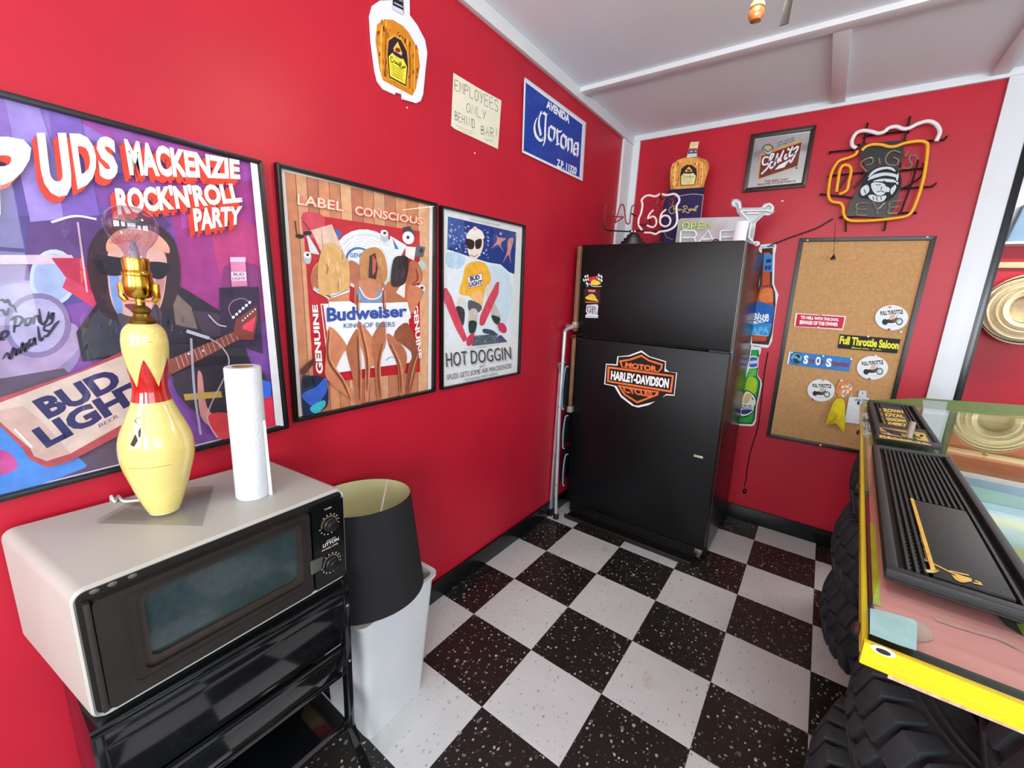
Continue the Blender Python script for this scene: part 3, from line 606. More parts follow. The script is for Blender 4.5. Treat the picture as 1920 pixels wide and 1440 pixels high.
a.poly(ZD((125, 665), (145, 660), (180, 720), (300, 1040), (268, 1055), (215, 960), (130, 760)), 'd0485a', sm=False); a.poly(ZD((385, 925), (390, 870), (450, 730), (510, 620), (530, 615), (525, 700), (420, 930), (400, 938)), 'd0485a')
a.poly(ZD((520, 920), (560, 920), (585, 960), (570, 992), (530, 970)), 'c83a54', sm=True); a.poly(ZD((300, 1020), (345, 990), (335, 1060), (310, 1085), (292, 1070)), 'c83a54', sm=True)
a.poly(ZD((330, 1085), (345, 1010), (480, 1000), (590, 1055), (470, 1070)), '55606a'); a.poly(ZD((415, 960), (480, 970), (520, 1010), (420, 990)), '3c4a5c', sm=True); a.poly(ZD((520, 1010), (545, 1005), (590, 1055), (525, 1050)), '4a5070')
for k in range(26): x = random.uniform(345, 520); y = random.uniform(1010, 1070); a.stroke(ZD((x, y), (x + 14, y - 8)), .0012, random.choice(('20262c', 'c9d0d8', '8a949e')), l=a.n + 1, sm=False)
a.n += 2
a.text('YOU GOTTA WITNESS THE EVENT', *ZD((318, 165), (535, 212), (318, 152)), '9aa0a8', 0)
for dx, c in ((4, 'b6b8bc'), (0, '3a3c44')):
    a.text('HOT DOGGIN', *[(x + dx * .6, y + dx * .6) for x, y in ZD((145, 1240), (618, 1180), (140, 1135))], c, .0, tr=[(x + dx * .6, y + dx * .6) for x, y in ZD((612, 1090))][0]) 
a.text('WITH', *ZD((385, 1245), (425, 1240), (385, 1228)), '6a6c74'); a.text('SPUDS GETS SOME AIR MACKENZIE', *ZD((148, 1335), (620, 1245), (148, 1295)), '55585f', .0, tr=ZD((620, 1212))[0]); a.text('THE ORIGINAL PARTY ANIMAL', *ZD((278, 1345), (520, 1295), (278, 1325)), '8a8c92', 0); a.stroke(ZD((275, 1110), (370, 1100)), .001, '8a8c92'); a.stroke(ZD((430, 1090), (520, 1075)), .001, '8a8c92'); a.text('on the slopes', *ZD((372, 1103), (430, 1095), (372, 1090)), '6a3a4c')
a.build('printed_sheet', t3)
# ================================================================== signs on the walls
def cutout(name, label, cat, ax, val, sgn, outline, edge, th=0.006, group=None, sm=False, standoff=0.002, snap=None):
    "thin board sawn to an outline traced in the photograph -> thing, art on its face"
    o2 = spline(outline, True, 4) if sm else outline
    P = [on(ax, val, *p[:2]) for p in o2]
    if snap: P = [Vector((p.x, p.y, snap if p.z < snap + .07 else p.z)) for p in P]
    cen = sum(P, Vector()) / len(P); t = thing(name, label, cat, tuple(cen), group)
    nrm = Vector((0, 0, 0)); nrm[ax] = sgn
    mb = MB().m(edge if not isinstance(edge, str) else ink(edge)); mb.prism([p + nrm * standoff for p in P], nrm * th); mb.build('board', t)
    return t, Art(ax, val + sgn * (th + standoff), sgn)

def royal_bottle(a, q, amber=('c87f1e', '8a4a16', 'e8b04a', '5a2a12')):
    "bottle art: q maps (0..1, 0..1) from bottom-left to a pixel"
    Q = lambda *p: [q(x, y) for x, y in p]
    a.poly(Q((.12, 0), (.88, 0), (.95, .12), (1, .45), (.92, .66), (.72, .80), (.60, .84), (.40, .84), (.22, .78), (.06, .66), (0, .45), (.05, .12)), amber[0])
    rn = random.Random(3)
    for k in range(70):
        x = rn.uniform(.05, .95); y = rn.uniform(.03, .70); s = rn.uniform(.01, .03); w = rn.uniform(.03, .11)
        a.poly(Q((x, y), (x + s, y + w * .3), (x + s * .6, y + w), (x - s * .5, y + w * .6)), rn.choice(amber[1:]), l=6)
    a.n = 7
    for x0 in (.1, .2, .8, .9): a.stroke(Q((x0, .08), (x0 + (.02 if x0 < .5 else -.02), .4), (x0 + (.06 if x0 < .5 else -.06), .68)), .004, amber[2 if x0 in (.1, .9) else 1])
    a.poly(Q((.27, .06), (.73, .06), (.76, .35), (.72, .55), (.58, .66), (.42, .66), (.28, .55), (.24, .35)), 'd9a02c'); a.poly(Q((.29, .08), (.71, .08), (.74, .35), (.70, .54), (.57, .64), (.43, .64), (.30, .54), (.26, .35)), '2a1a2c', )
    a.poly(Q((.31, .10), (.69, .10), (.71, .34), (.62, .42), (.38, .42), (.29, .34)), a.lab if hasattr(a, 'lab') else 'ded33c'); a.poly(Q((.40, .48), (.50, .60), (.60, .48), (.56, .40), (.44, .40)), 'e0b24a'); a.disc(q(.5, .49), (abs(q(.56, .49)[0] - q(.5, .49)[0]), 1), (0, abs(q(.5, .52)[1] - q(.5, .49)[1])), '7a2a1c')
    a.poly(Q((.36, .42), (.44, .45), (.56, .45), (.64, .42), (.56, .40), (.44, .40)), '23204c')
    # pen script of the brand name
    def scr(*p): a.stroke(Q(*p), .0022 * a.k, '3a2a10', taper=False)
    scr((.39, .345), (.36, .36), (.335, .33), (.35, .29), (.39, .30)); scr((.40, .30), (.41, .325), (.43, .325), (.44, .30), (.46, .31), (.47, .325), (.48, .30), (.50, .30), (.51, .325), (.53, .30))
    scr((.545, .345), (.54, .28)); scr((.535, .335), (.57, .35), (.58, .325), (.55, .31), (.59, .28), (.61, .30), (.62, .32), (.635, .30), (.65, .325), (.66, .31), (.68, .345))
    for k, y in enumerate((.26, .23, .20, .17, .14)): a.stroke(Q((.36 + .01 * (k % 2), y), (.64 - .02 * (k % 2), y)), .0012 * a.k, '7a6a1e', sm=False)
    # neck
def quadmap(bl, br, tl, tr):
    return lambda x, y: ((bl[0] * (1 - x) + br[0] * x) * (1 - y) + (tl[0] * (1 - x) + tr[0] * x) * y, (bl[1] * (1 - x) + br[1] * x) * (1 - y) + (tl[1] * (1 - x) + tr[1] * x) * y)

# ---- big bottle cut-out high on the left wall
out = ZE((190, -75), (300, -75), (430, 0), (440, 125), (500, 205), (560, 320), (575, 420), (560, 560), (540, 740), (525, 795), (490, 812), (385, 780), (380, 742), (330, 728), (325, 745), (210, 680), (175, 590), (140, 330), (128, 130), (150, 60), (205, 20), (300, 0), (312, -60))
out = ZE((310, -110), (425, -85), (438, 10), (440, 125), (500, 205), (560, 320), (577, 420), (562, 560), (545, 740), (525, 795), (490, 812), (385, 780), (380, 742), (330, 728), (322, 745), (230, 700), (190, 640), (170, 560), (140, 330), (128, 130), (150, 50), (205, 12), (305, 8))
t, a = cutout('tin_bottle_sign', 'white-edged tin cut-out of a square amber whisky bottle high above the posters', 'sign', 0, 0.0, 1, out, 'dcdfe4'); a.k = 1.1
royal_bottle(a, quadmap(*ZE((205, 610), (510, 770), (157, -43), (562, 205))))
a.poly(ZE((320, -90), (400, -75), (405, 112), (320, 65)), '1e1a22'); a.poly(ZE((320, 40), (400, 80), (404, 118), (318, 72)), 'c9cbe0'); a.stroke(ZE((330, 20), (398, 55)), .004, 'b9b4c4'); a.stroke(ZE((330, -20), (398, 12)), .004, '8a8698')
a.build('printed_face', t); 

# ---- handwritten paper
t, a = cutout('paper_sign', 'cream sheet lettered by hand in black marker between the bottle sign and blue sign', 'sign', 0, 0.0, 1, ZE((790, 572), (985, 690), (1165, 788), (1138, 1168), (800, 1010), (772, 985)), 'dcd9c4', th=0.0012)
PEN = '2c2a26'
def hand(a, s, quad, w=.0022):
    "single-stroke capitals in a quad"
    L = {'E': [((1, 1), (0, 1), (0, 0), (1, 0)), ((0, .5), (.8, .52))], 'M': [((0, 0), (.1, 1), (.5, .4), (.9, 1), (1, 0))], 'P': [((0, 0), (0, 1)), ((0, 1), (.8, .95), (.8, .55), (0, .5))], 'L': [((0, 1), (0, 0), (1, 0))],
         'O': [((.5, 1), (.05, .75), (.05, .3), (.5, 0), (.95, .3), (.95, .75), (.5, 1))], 'Y': [((0, 1), (.5, .5)), ((1, 1), (.3, 0))], 'S': [((.95, .85), (.6, 1), (.1, .85), (.2, .58), (.85, .4), (.85, .1), (.4, 0), (0, .12))],
         'N': [((0, 0), (0, 1), (1, 0), (1, 1))], 'B': [((0, 0), (0, 1)), ((0, 1), (.75, .9), (.7, .6), (0, .53)), ((0, .53), (.9, .4), (.85, .08), (0, 0))], 'H': [((0, 0), (0, 1)), ((1, 0), (1, 1)), ((0, .5), (1, .5))], 'I': [((.5, 0), (.5, 1))],
         'D': [((0, 0), (0, 1)), ((0, 1), (.8, .85), (.95, .5), (.8, .12), (0, 0))], 'A': [((0, 0), (.5, 1), (1, 0)), ((.2, .4), (.8, .4))], 'R': [((0, 0), (0, 1)), ((0, 1), (.8, .92), (.75, .55), (0, .5)), ((.3, .5), (1, 0))], '!': [((.5, 1), (.5, .3)), ((.5, .06), (.52, 0))]}
    q = quadmap(*quad); n = len(s)
    for i, ch in enumerate(s):
        if ch == ' ': continue
        for st in L[ch]:
            pts = [q((i + .12 + .7 * x) / n, y) for x, y in st]; curvy = ch in 'OSPBDR' and len(st) > 3
            a.stroke(pts, w, PEN, l=3, sm=curvy)
hand(a, 'EMPLOYEES', ZE((800, 700), (1150, 880), (800, 620), (1150, 790))); hand(a, 'ONLY', ZE((890, 870), (1055, 945), (895, 800), (1055, 875))); hand(a, 'BEHIND', ZE((803, 935), (965, 1010), (803, 868), (965, 940))); hand(a, 'BAR!', ZE((1005, 1045), (1150, 1095), (1008, 985), (1150, 1010)))
for q in (((815, 980), (880, 1010), (940, 1030)), ((840, 1000), (890, 1035), (940, 1045)), ((1040, 1085), (1105, 1100)), ((1050, 1098), (1100, 1115))): a.stroke(ZE(*q), .001, '6a675c')
a.build('printed_face', t)

# ---- blue street-name style tin sign
t, a = cutout('tin_street_sign', 'blue enamel sign with white blackletter beer name beside the ceiling trim', 'sign', 0, 0.0, 1, ZE((1345, 610), (1822, 962), (1795, 1418), (1325, 1195)), 'c9ced8', th=0.004, standoff=0.004)
a.poly(ZE((1347, 618), (1818, 965), (1792, 1412), (1330, 1192)), 'e2e6ec', rough=.2); a.poly(ZE((1360, 645), (1803, 975), (1780, 1388), (1343, 1178)), '1c3f9c', rough=.2)
a.text('AVENIDA', *ZE((1520, 842), (1700, 970), (1525, 780)), 'e8ecf0', .05, tr=ZE((1706, 905))[0]); a.text('Z.P. 11320', *ZE((1600, 1305), (1755, 1370), (1605, 1240)), 'e8ecf0', .04, tr=ZE((1760, 1310))[0])
NB = (3.2, -3.4)
def bl(*p): a.stroke(ZE(*p), 1, 'eceef2', nib=NB, l=4, sm=True)
bl((1500, 880), (1450, 920), (1428, 990), (1440, 1060), (1475, 1100), (1500, 1095)); bl((1480, 870), (1462, 960), (1478, 1060)); bl((1500, 880), (1520, 900), (1535, 890)); bl((1518, 905), (1512, 1000), (1510, 1090), (1497, 1140)); bl((1475, 1095), (1520, 1060))
bl((1545, 990), (1540, 1070), (1560, 1100)); bl((1550, 985), (1585, 1010)); bl((1588, 1005), (1580, 1085), (1562, 1105))
bl((1605, 1010), (1608, 1120)); bl((1600, 1030), (1640, 1030)); bl((1598, 1125), (1620, 1130))
bl((1640, 1060), (1636, 1130), (1655, 1160)); bl((1648, 1050), (1672, 1075)); bl((1676, 1070), (1672, 1150), (1656, 1165))
bl((1692, 1080), (1692, 1180)); bl((1690, 1095), (1712, 1090), (1722, 1110), (1718, 1195)); bl((1740, 1130), (1735, 1190), (1750, 1215)); bl((1742, 1120), (1768, 1130), (1764, 1225)); bl((1735, 1170), (1762, 1165))
a.build('printed_face', t)
sc = MB().m(SCREWM)
for q in ZE((1362, 640), (1810, 975), (1340, 1180), (1785, 1400)): sc.lathe(on(0, 0.008, *q), [(.003, 0), (.003, .001), (.001, .002)], 8, axis=(1, 0, 0))
sc.build('screw_heads', t)['kind'] = 'stuff'

# ================================================================== back wall
# ---- framed beer mirror
DW = mat('dark_walnut_frame', '2b1c19', 0.35, var=0.3, vscale=20, stretch=(1, 1, 6))
t, a = poster('framed_mirror_sign', 'small brown-framed beer mirror with red script panel above the open-bar light', 'mirror sign', None, ZW((190, 290), (1400, 110), (1195, 1255), (30, 1360)), border='b9c2c4', fw=0.022, depth=0.024, ax=1, val=0.0, sgn=-1, framemat=DW)
a.poly(ZW((255, 365), (1305, 210), (1130, 1180), (125, 1285)), mat('mirror_silver', 'd5dadc', 0.12, metal=0.85))
a.poly(ZW((360, 630), (1130, 370), (1050, 860), (300, 1115)), 'c9924a'); a.poly(ZW((375, 670), (1120, 415), (1045, 850), (325, 1090)), '6a1f14')
a.disc(ZW((500, 555))[0], (9.5, -1.5), (1, 9.5), '5a6064'); a.disc(ZW((500, 555))[0], (8, -1), (1, 8), 'b8bcb6'); a.disc(ZW((505, 525))[0], (4.5, -.5), (0, 4.5), 'c0a83a'); a.stroke(ZW((430, 540), (500, 590), (590, 510)), .006, '3a5068'); a.stroke(ZW((380, 560), (420, 480), (520, 455), (590, 500)), .004, '4a4038')
for w_, c_ in ((.0125, '1c1214'), (.009, 'e6e6ea')):
    for q in (((510, 700), (440, 690), (400, 750), (410, 830), (500, 800), (600, 650), (560, 640), (520, 760), (500, 870), (430, 950), (370, 1010)), ((590, 780), (550, 790), (530, 850), (550, 900), (600, 860)), ((680, 620), (640, 760), (615, 850)), ((640, 780), (680, 700), (690, 750), (680, 800)), ((790, 560), (740, 680), (720, 760), (750, 750)), ((840, 630), (810, 690), (820, 735), (860, 690)), ((960, 490), (900, 620), (900, 680), (960, 640)), ((960, 560), (1050, 490), (1040, 560), (980, 640), (1010, 620), (960, 720), (920, 790), (900, 740))):
        a.stroke(ZW(*q), w_, c_, l=9 if w_ > .01 else 10)
a.n = 10; a.disc(ZW((880, 545))[0], (2.6, 0), (0, 2.6), 'e6e6ea'); a.poly(ZW((620, 930), (700, 840), (890, 740), (930, 700), (800, 880)), 'e6e6ea')
a.text('JUST THE KISS', *ZW((670, 450), (985, 350), (670, 420)), '4a4448', .02); a.text('OF THE HOPS', *ZW((680, 490), (985, 392), (680, 462)), '4a4448', .02)
a.text('THE BEER THAT', *ZW((430, 1165), (885, 1118), (430, 1125)), '8a4038', .03); a.text('MADE MILWAUKEE FAMOUS', *ZW((305, 1222), (1010, 1150), (305, 1185)), '6a4a48', .02); a.disc(ZW((1028, 893))[0], (1.6, 0), (0, 1.6), '2a1c1c')
a.build('printed_face', t)

# ---- bottle cut-outs beside the refrigerator
t, a = cutout('tin_bottle_sign', 'tin cut-out of a brown beer bottle with blue label, upper one behind the refrigerator', 'sign', 1, 0.0, -1,
    ZT((150, 1340), (160, 1000), (220, 700), (250, 560), (270, 300), (262, 110), (290, 60), (470, 45), (488, 75), (480, 125), (468, 180), (455, 560), (475, 620), (512, 700), (490, 820), (455, 1060), (430, 1300), (405, 1350), (380, 1385), (200, 1370)), 'dfe0e4')
a.poly(ZT((170, 1330), (180, 1000), (235, 700), (270, 560), (290, 300), (300, 110), (440, 100), (440, 180), (430, 560), (470, 680), (475, 830), (430, 1200), (385, 1350)), '3a2018'); a.poly(ZT((180, 1300), (190, 1000), (255, 690), (300, 560), (325, 160), (400, 160), (400, 560), (445, 690), (440, 840), (350, 1300)), 'b8482a'); a.poly(ZT((270, 780), (300, 640), (420, 620), (440, 700), (430, 800)), 'd8763c', sm=True); a.stroke(ZT((290, 600), (420, 585)), .006, '5a1c14')
a.poly(ZT((325, 180), (440, 185), (430, 412), (320, 402)), '2f7fc8'); a.poly(ZT((360, 250), (420, 240), (415, 290), (350, 295)), '16263c'); a.poly(ZT((345, 330), (372, 330), (365, 385), (335, 385)), '16263c'); a.poly(ZT((385, 325), (415, 325), (408, 385), (378, 385)), '16263c')
a.poly(ZT((215, 800), (300, 795), (350, 820), (460, 845), (440, 1000), (385, 1235), (150, 1220), (170, 1000)), '1c5cae'); a.poly(ZT((190, 1060), (430, 1080), (390, 1232), (160, 1216)), '2f86c8'); a.stroke(ZT((190, 1215), (380, 1232)), .004, 'a8cfe8'); a.text('Blue', *ZT((165, 1035), (385, 1010), (185, 945)), 'e8eef4', .03, tr=ZT((395, 920))[0]); a.text('MOON', *ZT((150, 1090), (380, 1050), (160, 1045)), 'e8eef4', .05); a.text('APA', *ZT((160, 1215), (385, 1205), (170, 1125)), '5ab0e0', .05, tr=ZT((400, 1110))[0])
a.text('BREWED', *ZT((365, 95), (460, 92), (365, 72)), '3c3c40', .05); a.stroke(ZT((290, 100), (350, 80)), .002, '3c3c40')
a.build('printed_face', t)
t, a = cutout('tin_bottle_sign', 'tin cut-out of a green beer bottle with oval label, lower one behind the refrigerator', 'sign', 1, 0.0, -1,
    ZU((60, 1330), (110, 900), (180, 600), (260, 250), (285, 60), (430, 75), (445, 120), (430, 200), (412, 210), (398, 400), (390, 540), (440, 610), (455, 680), (420, 860), (385, 1000), (362, 1260), (330, 1330), (290, 1345)), 'e4e4e6', group=None)
a.poly(ZU((70, 1310), (120, 900), (190, 600), (265, 400), (285, 135), (410, 135), (395, 400), (378, 550), (425, 620), (430, 690), (400, 860), (365, 1000), (340, 1240), (300, 1315)), '0e4a24'); a.poly(ZU((80, 1290), (125, 900), (195, 600), (270, 400), (295, 140), (385, 140), (375, 400), (360, 560), (400, 620), (400, 700), (360, 900), (300, 1290)), '2a9a3c'); a.poly(ZU((195, 770), (220, 600), (280, 560), (360, 600), (375, 700), (330, 840)), 'a4c828', sm=True); a.poly(ZU((225, 560), (245, 450), (370, 450), (355, 545)), '5cb83c'); a.poly(ZU((290, 135), (410, 135), (405, 180), (288, 180)), '129a5c')
a.poly(ZU((245, 415), (275, 240), (385, 250), (395, 320), (385, 410), (320, 430)), 'dfe6ec', sm=True); a.poly(ZU((258, 400), (275, 260), (375, 262), (382, 320), (370, 400)), '2a62b0', sm=True); a.poly(ZU((262, 310), (380, 300), (378, 350), (258, 360)), 'c9ccd4'); 
a.poly(ZU((110, 1180), (140, 900), (190, 785), (260, 790), (340, 860), (372, 950), (350, 1060), (290, 1150), (200, 1200)), '12241c', sm=True); a.poly(ZU((115, 1165), (150, 900), (195, 800), (260, 808), (325, 870), (355, 950), (335, 1060), (280, 1140), (200, 1180)), 'dadfd4', sm=True); a.poly(ZU((165, 950), (190, 860), (240, 830), (285, 850), (250, 950), (180, 990)), 'e0b070', sm=True); a.poly(ZU((280, 860), (330, 930), (300, 925)), '20304a'); a.poly(ZU((110, 1010), (355, 1015), (345, 1065), (105, 1065)), '1a2018'); a.text('LEAGUE', *ZU((60, 1058), (330, 1058), (65, 1015)), 'e8ecea', .05); a.poly(ZU((130, 1150), (145, 1085), (300, 1085), (260, 1130), (200, 1155)), '203a78', sm=True)
a.build('printed_face', t)

# ---- cork board
CORK = mat('cork_sheet', 'b78a58', 0.85, col2='c79a68', vscale=70, bump=0.5, bscale=260, detail=6)
t, a = poster('cork_board', 'tall tan cork board in a chipped black frame beside the white post', 'notice board', None, [(1500, 447), (1756, 443), (1651, 857), (1437, 817)], fw=0.020, depth=0.018, ax=1, val=0.0, sgn=-1)
for ch in t.children:
    if ch.name.startswith('backing'): ch.data.materials[0] = CORK; ch.name = 'cork_sheet'
    if ch.name.startswith('glass_pane'): bpy.data.objects.remove(ch)
PV = 0.010   # papers sit just proud of the cork
def pinned(name, label, cat, outline, col, artfn=None, group=None, th=.0015, sm=False, v=PV):
    t, a = cutout(name, label, cat, 1, -v, -1, outline, col, th=th, group=group, sm=sm, standoff=0.0)
    if artfn: artfn(a); a.build('printed_face', t)
    return t
def f1(a):
    a.poly(ZV((128, 97), (585, 127), (560, 238), (108, 215)), 'c81c3c'); a.text('TO HELL WITH THE DOG,', *ZV((160, 150), (528, 172), (163, 112)), 'f0e8ea', .06, tr=ZV((530, 140))[0]); a.text('BEWARE OF THE OWNER', *ZV((150, 195), (520, 215), (153, 155)), 'f0e8ea', .06, tr=ZV((524, 180))[0])
pinned('bumper_sticker', 'red sticker with white border and two lines of white lettering, left on the cork', 'sticker', ZV((110, 88), (602, 117), (568, 252), (95, 218)), 'e6e0e0', f1)
def f2(a):
    a.text('Full Throttle Saloon', *ZV((532, 385), (1103, 440), (545, 305)), 'e8e03c', .045, tr=ZV((1112, 360))[0]); a.text('Sturgis, S.D.', *ZV((645, 432), (945, 452), (655, 412)), 'e8e03c', .02, tr=ZV((950, 438))[0])
pinned('bumper_sticker', 'black sticker with large yellow saloon lettering between two round motorcycle stickers', 'sticker', ZV((540, 292), (1125, 340), (1090, 477), (517, 425)), '14120e', f2)
def f3(a):
    a.poly(ZV((60, 460), (655, 525), (625, 650), (35, 580)), '2f7cc0'); a.poly(ZV((50, 455), (66, 458), (44, 582), (28, 580)), 'dfe6ea')
    a.disc(ZV((122, 522))[0], (12, 1.2), (-1.2, 10.5), '3c3c4c'); a.disc(ZV((122, 520))[0], (10.5, 1), (-1, 8.8), '5aa8d8'); a.poly(ZV((90, 505), (130, 482), (160, 500), (140, 530), (120, 500)), '1c2430'); a.poly(ZV((75, 535), (110, 520), (160, 560), (110, 570)), '2a3440')
    for s_, x0, x1, y0 in (('S', 185, 230, 568), ('O', 300, 350, 582), ('S', 402, 455, 597)): a.text(s_, *ZV((x0, y0 + 8), (x1, y0 + 12), (x0 + 8, y0 - 76)), 'f2f4f6', .05, tr=ZV((x1 + 8, y0 - 72))[0])
    for s_, x0, x1, y0 in (('ONS', 232, 292, 568), ('F', 352, 385, 583), ('TRIPPERS', 458, 626, 598)): a.text(s_, *ZV((x0, y0), (x1, y0 + (x1 - x0) * .06), (x0 + 6, y0 - 42)), '8a2a48', .05, tr=ZV((x1 + 6, y0 - 36 + (x1 - x0) * .05))[0])
pinned('bumper_sticker', 'blue sticker with round emblem and white capitals, below the red one on the cork', 'sticker', ZV((50, 455), (657, 522), (627, 652), (28, 580)), '2f7cc0', f3)
def bikedisc(cx, cy, rx, ry, rot, label):
    c, s_ = math.cos(rot), math.sin(rot); r = lambda x, y: ZV((cx + x * c * rx - y * s_ * rx, cy + x * s_ * rx + y * c * ry))[0]
    out = [r(math.cos(2 * PI * i / 28), math.sin(2 * PI * i / 28)) for i in range(28)]
    def f(a):
        a.text('FULL THROTTLE', r(-.66, -.18), r(.70, -.30), r(-.70, -.50), '2c2a20', .05, tr=r(.66, -.66)); a.stroke([r(-.62, -.3), r(0, -.42), r(.6, -.5)], .0015, 'c9b88a')
        a.poly([r(-.1, -.1), r(.05, -.35), r(.2, -.12), r(.1, .1), r(-.15, .1)], 'c9b49a', sm=True)
        a.poly([r(-.45, .25), r(-.2, .12), r(.1, .2), r(.2, .05), r(.3, .0), r(.28, .3), r(.1, .42), r(-.2, .42), r(-.42, .36)], '2c3038', sm=True); a.poly([r(0, .15), r(.25, .1), r(.2, .3), r(0, .3)], '7a3f28', sm=True)
        a.disc(r(-.4, .34), (rx * .035, 0), (0, rx * .035), '23262c'); a.disc(r(.46, .3), (rx * .045, 0), (0, rx * .045), '6a7a74'); a.disc(r(.46, .3), (rx * .026, 0), (0, rx * .026), 'dfe3e4'); a.stroke([r(.46, .3), r(.28, -.1), r(.4, -.18)], .002, '4a5058'); a.stroke([r(-.4, .6), r(0, .66), r(.35, .6)], .001, 'a9a9a4')
    tt = pinned('round_sticker', label, 'sticker', out, 'e2e6e8', f, group='round motorcycle stickers on the cork board')
bikedisc(1038, 132, 160, 122, 0.0, 'round white motorcycle sticker nearest the upper right of the cork'); bikedisc(853, 615, 151, 115, 0.0, 'round white motorcycle sticker below the black and yellow sticker'); bikedisc(358, 832, 133, 107, .12, 'round white motorcycle sticker beside the crumpled yellow cloth')
def f4(a):
    rn = random.Random(5)
    for k in range(14):
        x = rn.uniform(530, 650); y = rn.uniform(765, 880); a.poly(ZV((x, y), (x + 22, y + rn.uniform(-8, 8)), (x + 16, y + 22), (x - 6, y + 18)), rn.choice(('e8d45a', 'f0dcc0', '9ac0b8', 'd86a4a', 'c8cc4a', 'e6e0d0')), sm=True)
pinned('snack_wrapper', 'crumpled orange and yellow wrapper pinned above the yellow cloth', 'wrapper', ZV((545, 728), (600, 740), (670, 780), (662, 850), (650, 885), (600, 905), (520, 890), (500, 850), (510, 780)), 'd88a5c', f4, th=.006)
def f5(a):
    a.text('LEGAL PAD', *ZV((680, 935), (800, 940), (680, 912)), '3a3c44', .03); a.stroke(ZV((640, 945), (750, 958)), .0008, '9aa0a8'); a.stroke(ZV((665, 968), (730, 975)), .0008, '9aa0a8')
pinned('note_pad', 'white memo sheet with a printed heading hanging behind the bar top corner', 'note', ZV((628, 893), (820, 905), (800, 1170), (583, 1138)), 'dfe2e8', f5, th=.003)
pinned('paper_tag', 'small pale blue tag with a hole pinned above the memo sheet', 'tag', ZV((722, 840), (738, 832), (790, 836), (797, 850), (795, 905), (716, 895)), 'cfdbe2', lambda a: a.disc(ZV((757, 860))[0], (1.2, 0), (0, 1.2), '2c3440'), th=.004, v=.0135)
# yellow cloth: folded sheet with depth
YC = mat('yellow_cloth', 'dcc81e', 0.8, var=.12, vscale=30, bump=.3, bscale=90)
o2 = ZV((505, 912), (560, 905), (585, 950), (592, 1080), (583, 1245), (500, 1150), (470, 1155), (400, 1168), (425, 1080), (470, 960)); dep = (.006, .008, .02, .03, .012, .03, .045, .01, .03, .025)
cb = MB().m(YC); vs = [on(1, -PV - d, *p) for p, d in zip(o2, dep)]; ce = [on(1, -PV - .05, *ZV((520, 1060))[0]), on(1, -PV - .03, *ZV((540, 960))[0])]
cb.add(vs + ce, [(0, 1, 11), (1, 2, 11), (2, 3, 10), (2, 10, 11), (3, 4, 10), (4, 5, 10), (5, 6, 10), (6, 7, 10), (7, 8, 10), (8, 9, 10), (9, 11, 10), (9, 0, 11)], True)
cb.add([on(1, -PV - .002, *p) for p in o2], [tuple(range(10))], False)
tag(cb.build('yellow_cloth'), 'crumpled bright yellow cloth hanging from the cork board', 'cloth')
# push pins
pinc = {'w': mat('white_pin', 'e8e8e8', .3), 'r': mat('red_pin', 'a01828', .3), 'o': mat('orange_pin', 'e07a30', .3)}
pins = [((1022, 30), 'o'), ((1012, 243), 'r'), ((1125, 268), 'w'), ((810, 312), 'w'), ((357, 107), 'o'), ((330, 226), 'w'), ((76, 466), 'w'), ((378, 500), 'w'), ((648, 528), 'w'), ((882, 498), 'w'), ((823, 720), 'r'), ((380, 732), 'o'), ((278, 918), 'r'), ((672, 770), 'o'), ((552, 735), 'w'), ((352, 1358), 'w')]
pc = {'w': 'white', 'r': 'red', 'o': 'orange'}; where = ['on the round sticker nearest the top', 'under the round sticker nearest the top', 'alone below the topmost round sticker', 'on the black and yellow sticker', 'at the top of the red sticker', 'under the red sticker', 'at the left end of the blue sticker', 'at the middle of the blue sticker', 'at the right end of the blue sticker', 'above the middle round sticker', 'under the middle round sticker', 'above the lowest round sticker', 'under the lowest round sticker', 'beside the wrapper', 'above the wrapper', 'in the lower rail of the cork frame']
for (p, c), wh in zip(pins, where):
    q = on(1, -PV - .0015 if p[1] < 1300 else -.018, *ZV(p)[0]); mb = MB().m(pinc[c]); mb.lathe(q, [(.0045, 0), (.0045, .002), (.0028, .003), (.003, .008), (.005, .011), (.0, .012)], 10, axis=(0, -1, 0))
    tag(mb.build('push_pin'), '%s push pin %s' % (pc[c], wh), 'push pin', 'push pins on the cork board')
sc = MB().m(SCREWM)
for q in ZH((515, 68), (1268, 48)):
    s_ = MB().m(SCREWM); s_.lathe(on(1, -.018, *q), [(.006, 0), (.006, .001), (.002, .003)], 10, axis=(0, -1, 0)); s_.build('screw', bpy.data.objects['cork_board'])

# ---- mug shaped neon sign
yN = -0.055
NY = mat('yellow_neon_tube', 'e8a81e', .25, var=.06, vscale=30); NW = mat('white_neon_tube', 'e2dcdc', .25, var=.04, vscale=30); NB_ = mat('blacked_neon_tube', '17130f', .3); NC = mat('clear_neon_tube', '9a8a78', .15, metal=.0, trans=.4); RODM = mat('black_sign_rod', '120c0c', .4)
def T3(ax, val, pts, n=6, sm=True): 
    q = spline([(p[0], p[1]) for p in pts], False, n) if sm else pts
    return [on(ax, val, p[0], p[1]) for p in q]
t = thing('neon_sign', 'unlit beer-mug neon sign in yellow and white tubing with a pirate face panel', 'neon sign', tuple(on(1, 0, 1645, 330)))
MB().m(NY).tube(T3(1, yN, ZG((525, 495), (500, 540), (420, 575), (320, 610), (260, 690), (225, 780), (205, 900), (200, 1000), (235, 1065), (330, 1085), (365, 1130), (370, 1200), (400, 1260), (480, 1285), (700, 1280), (900, 1260), (1060, 1235), (1130, 1190), (1180, 1090), (1230, 950), (1270, 800), (1300, 620), (1315, 450), (1290, 400), (1200, 388), (1060, 410), (960, 445), (880, 450), (800, 430), (700, 425), (620, 450), (575, 495))), .0075, 10).build('mug_tube', t)
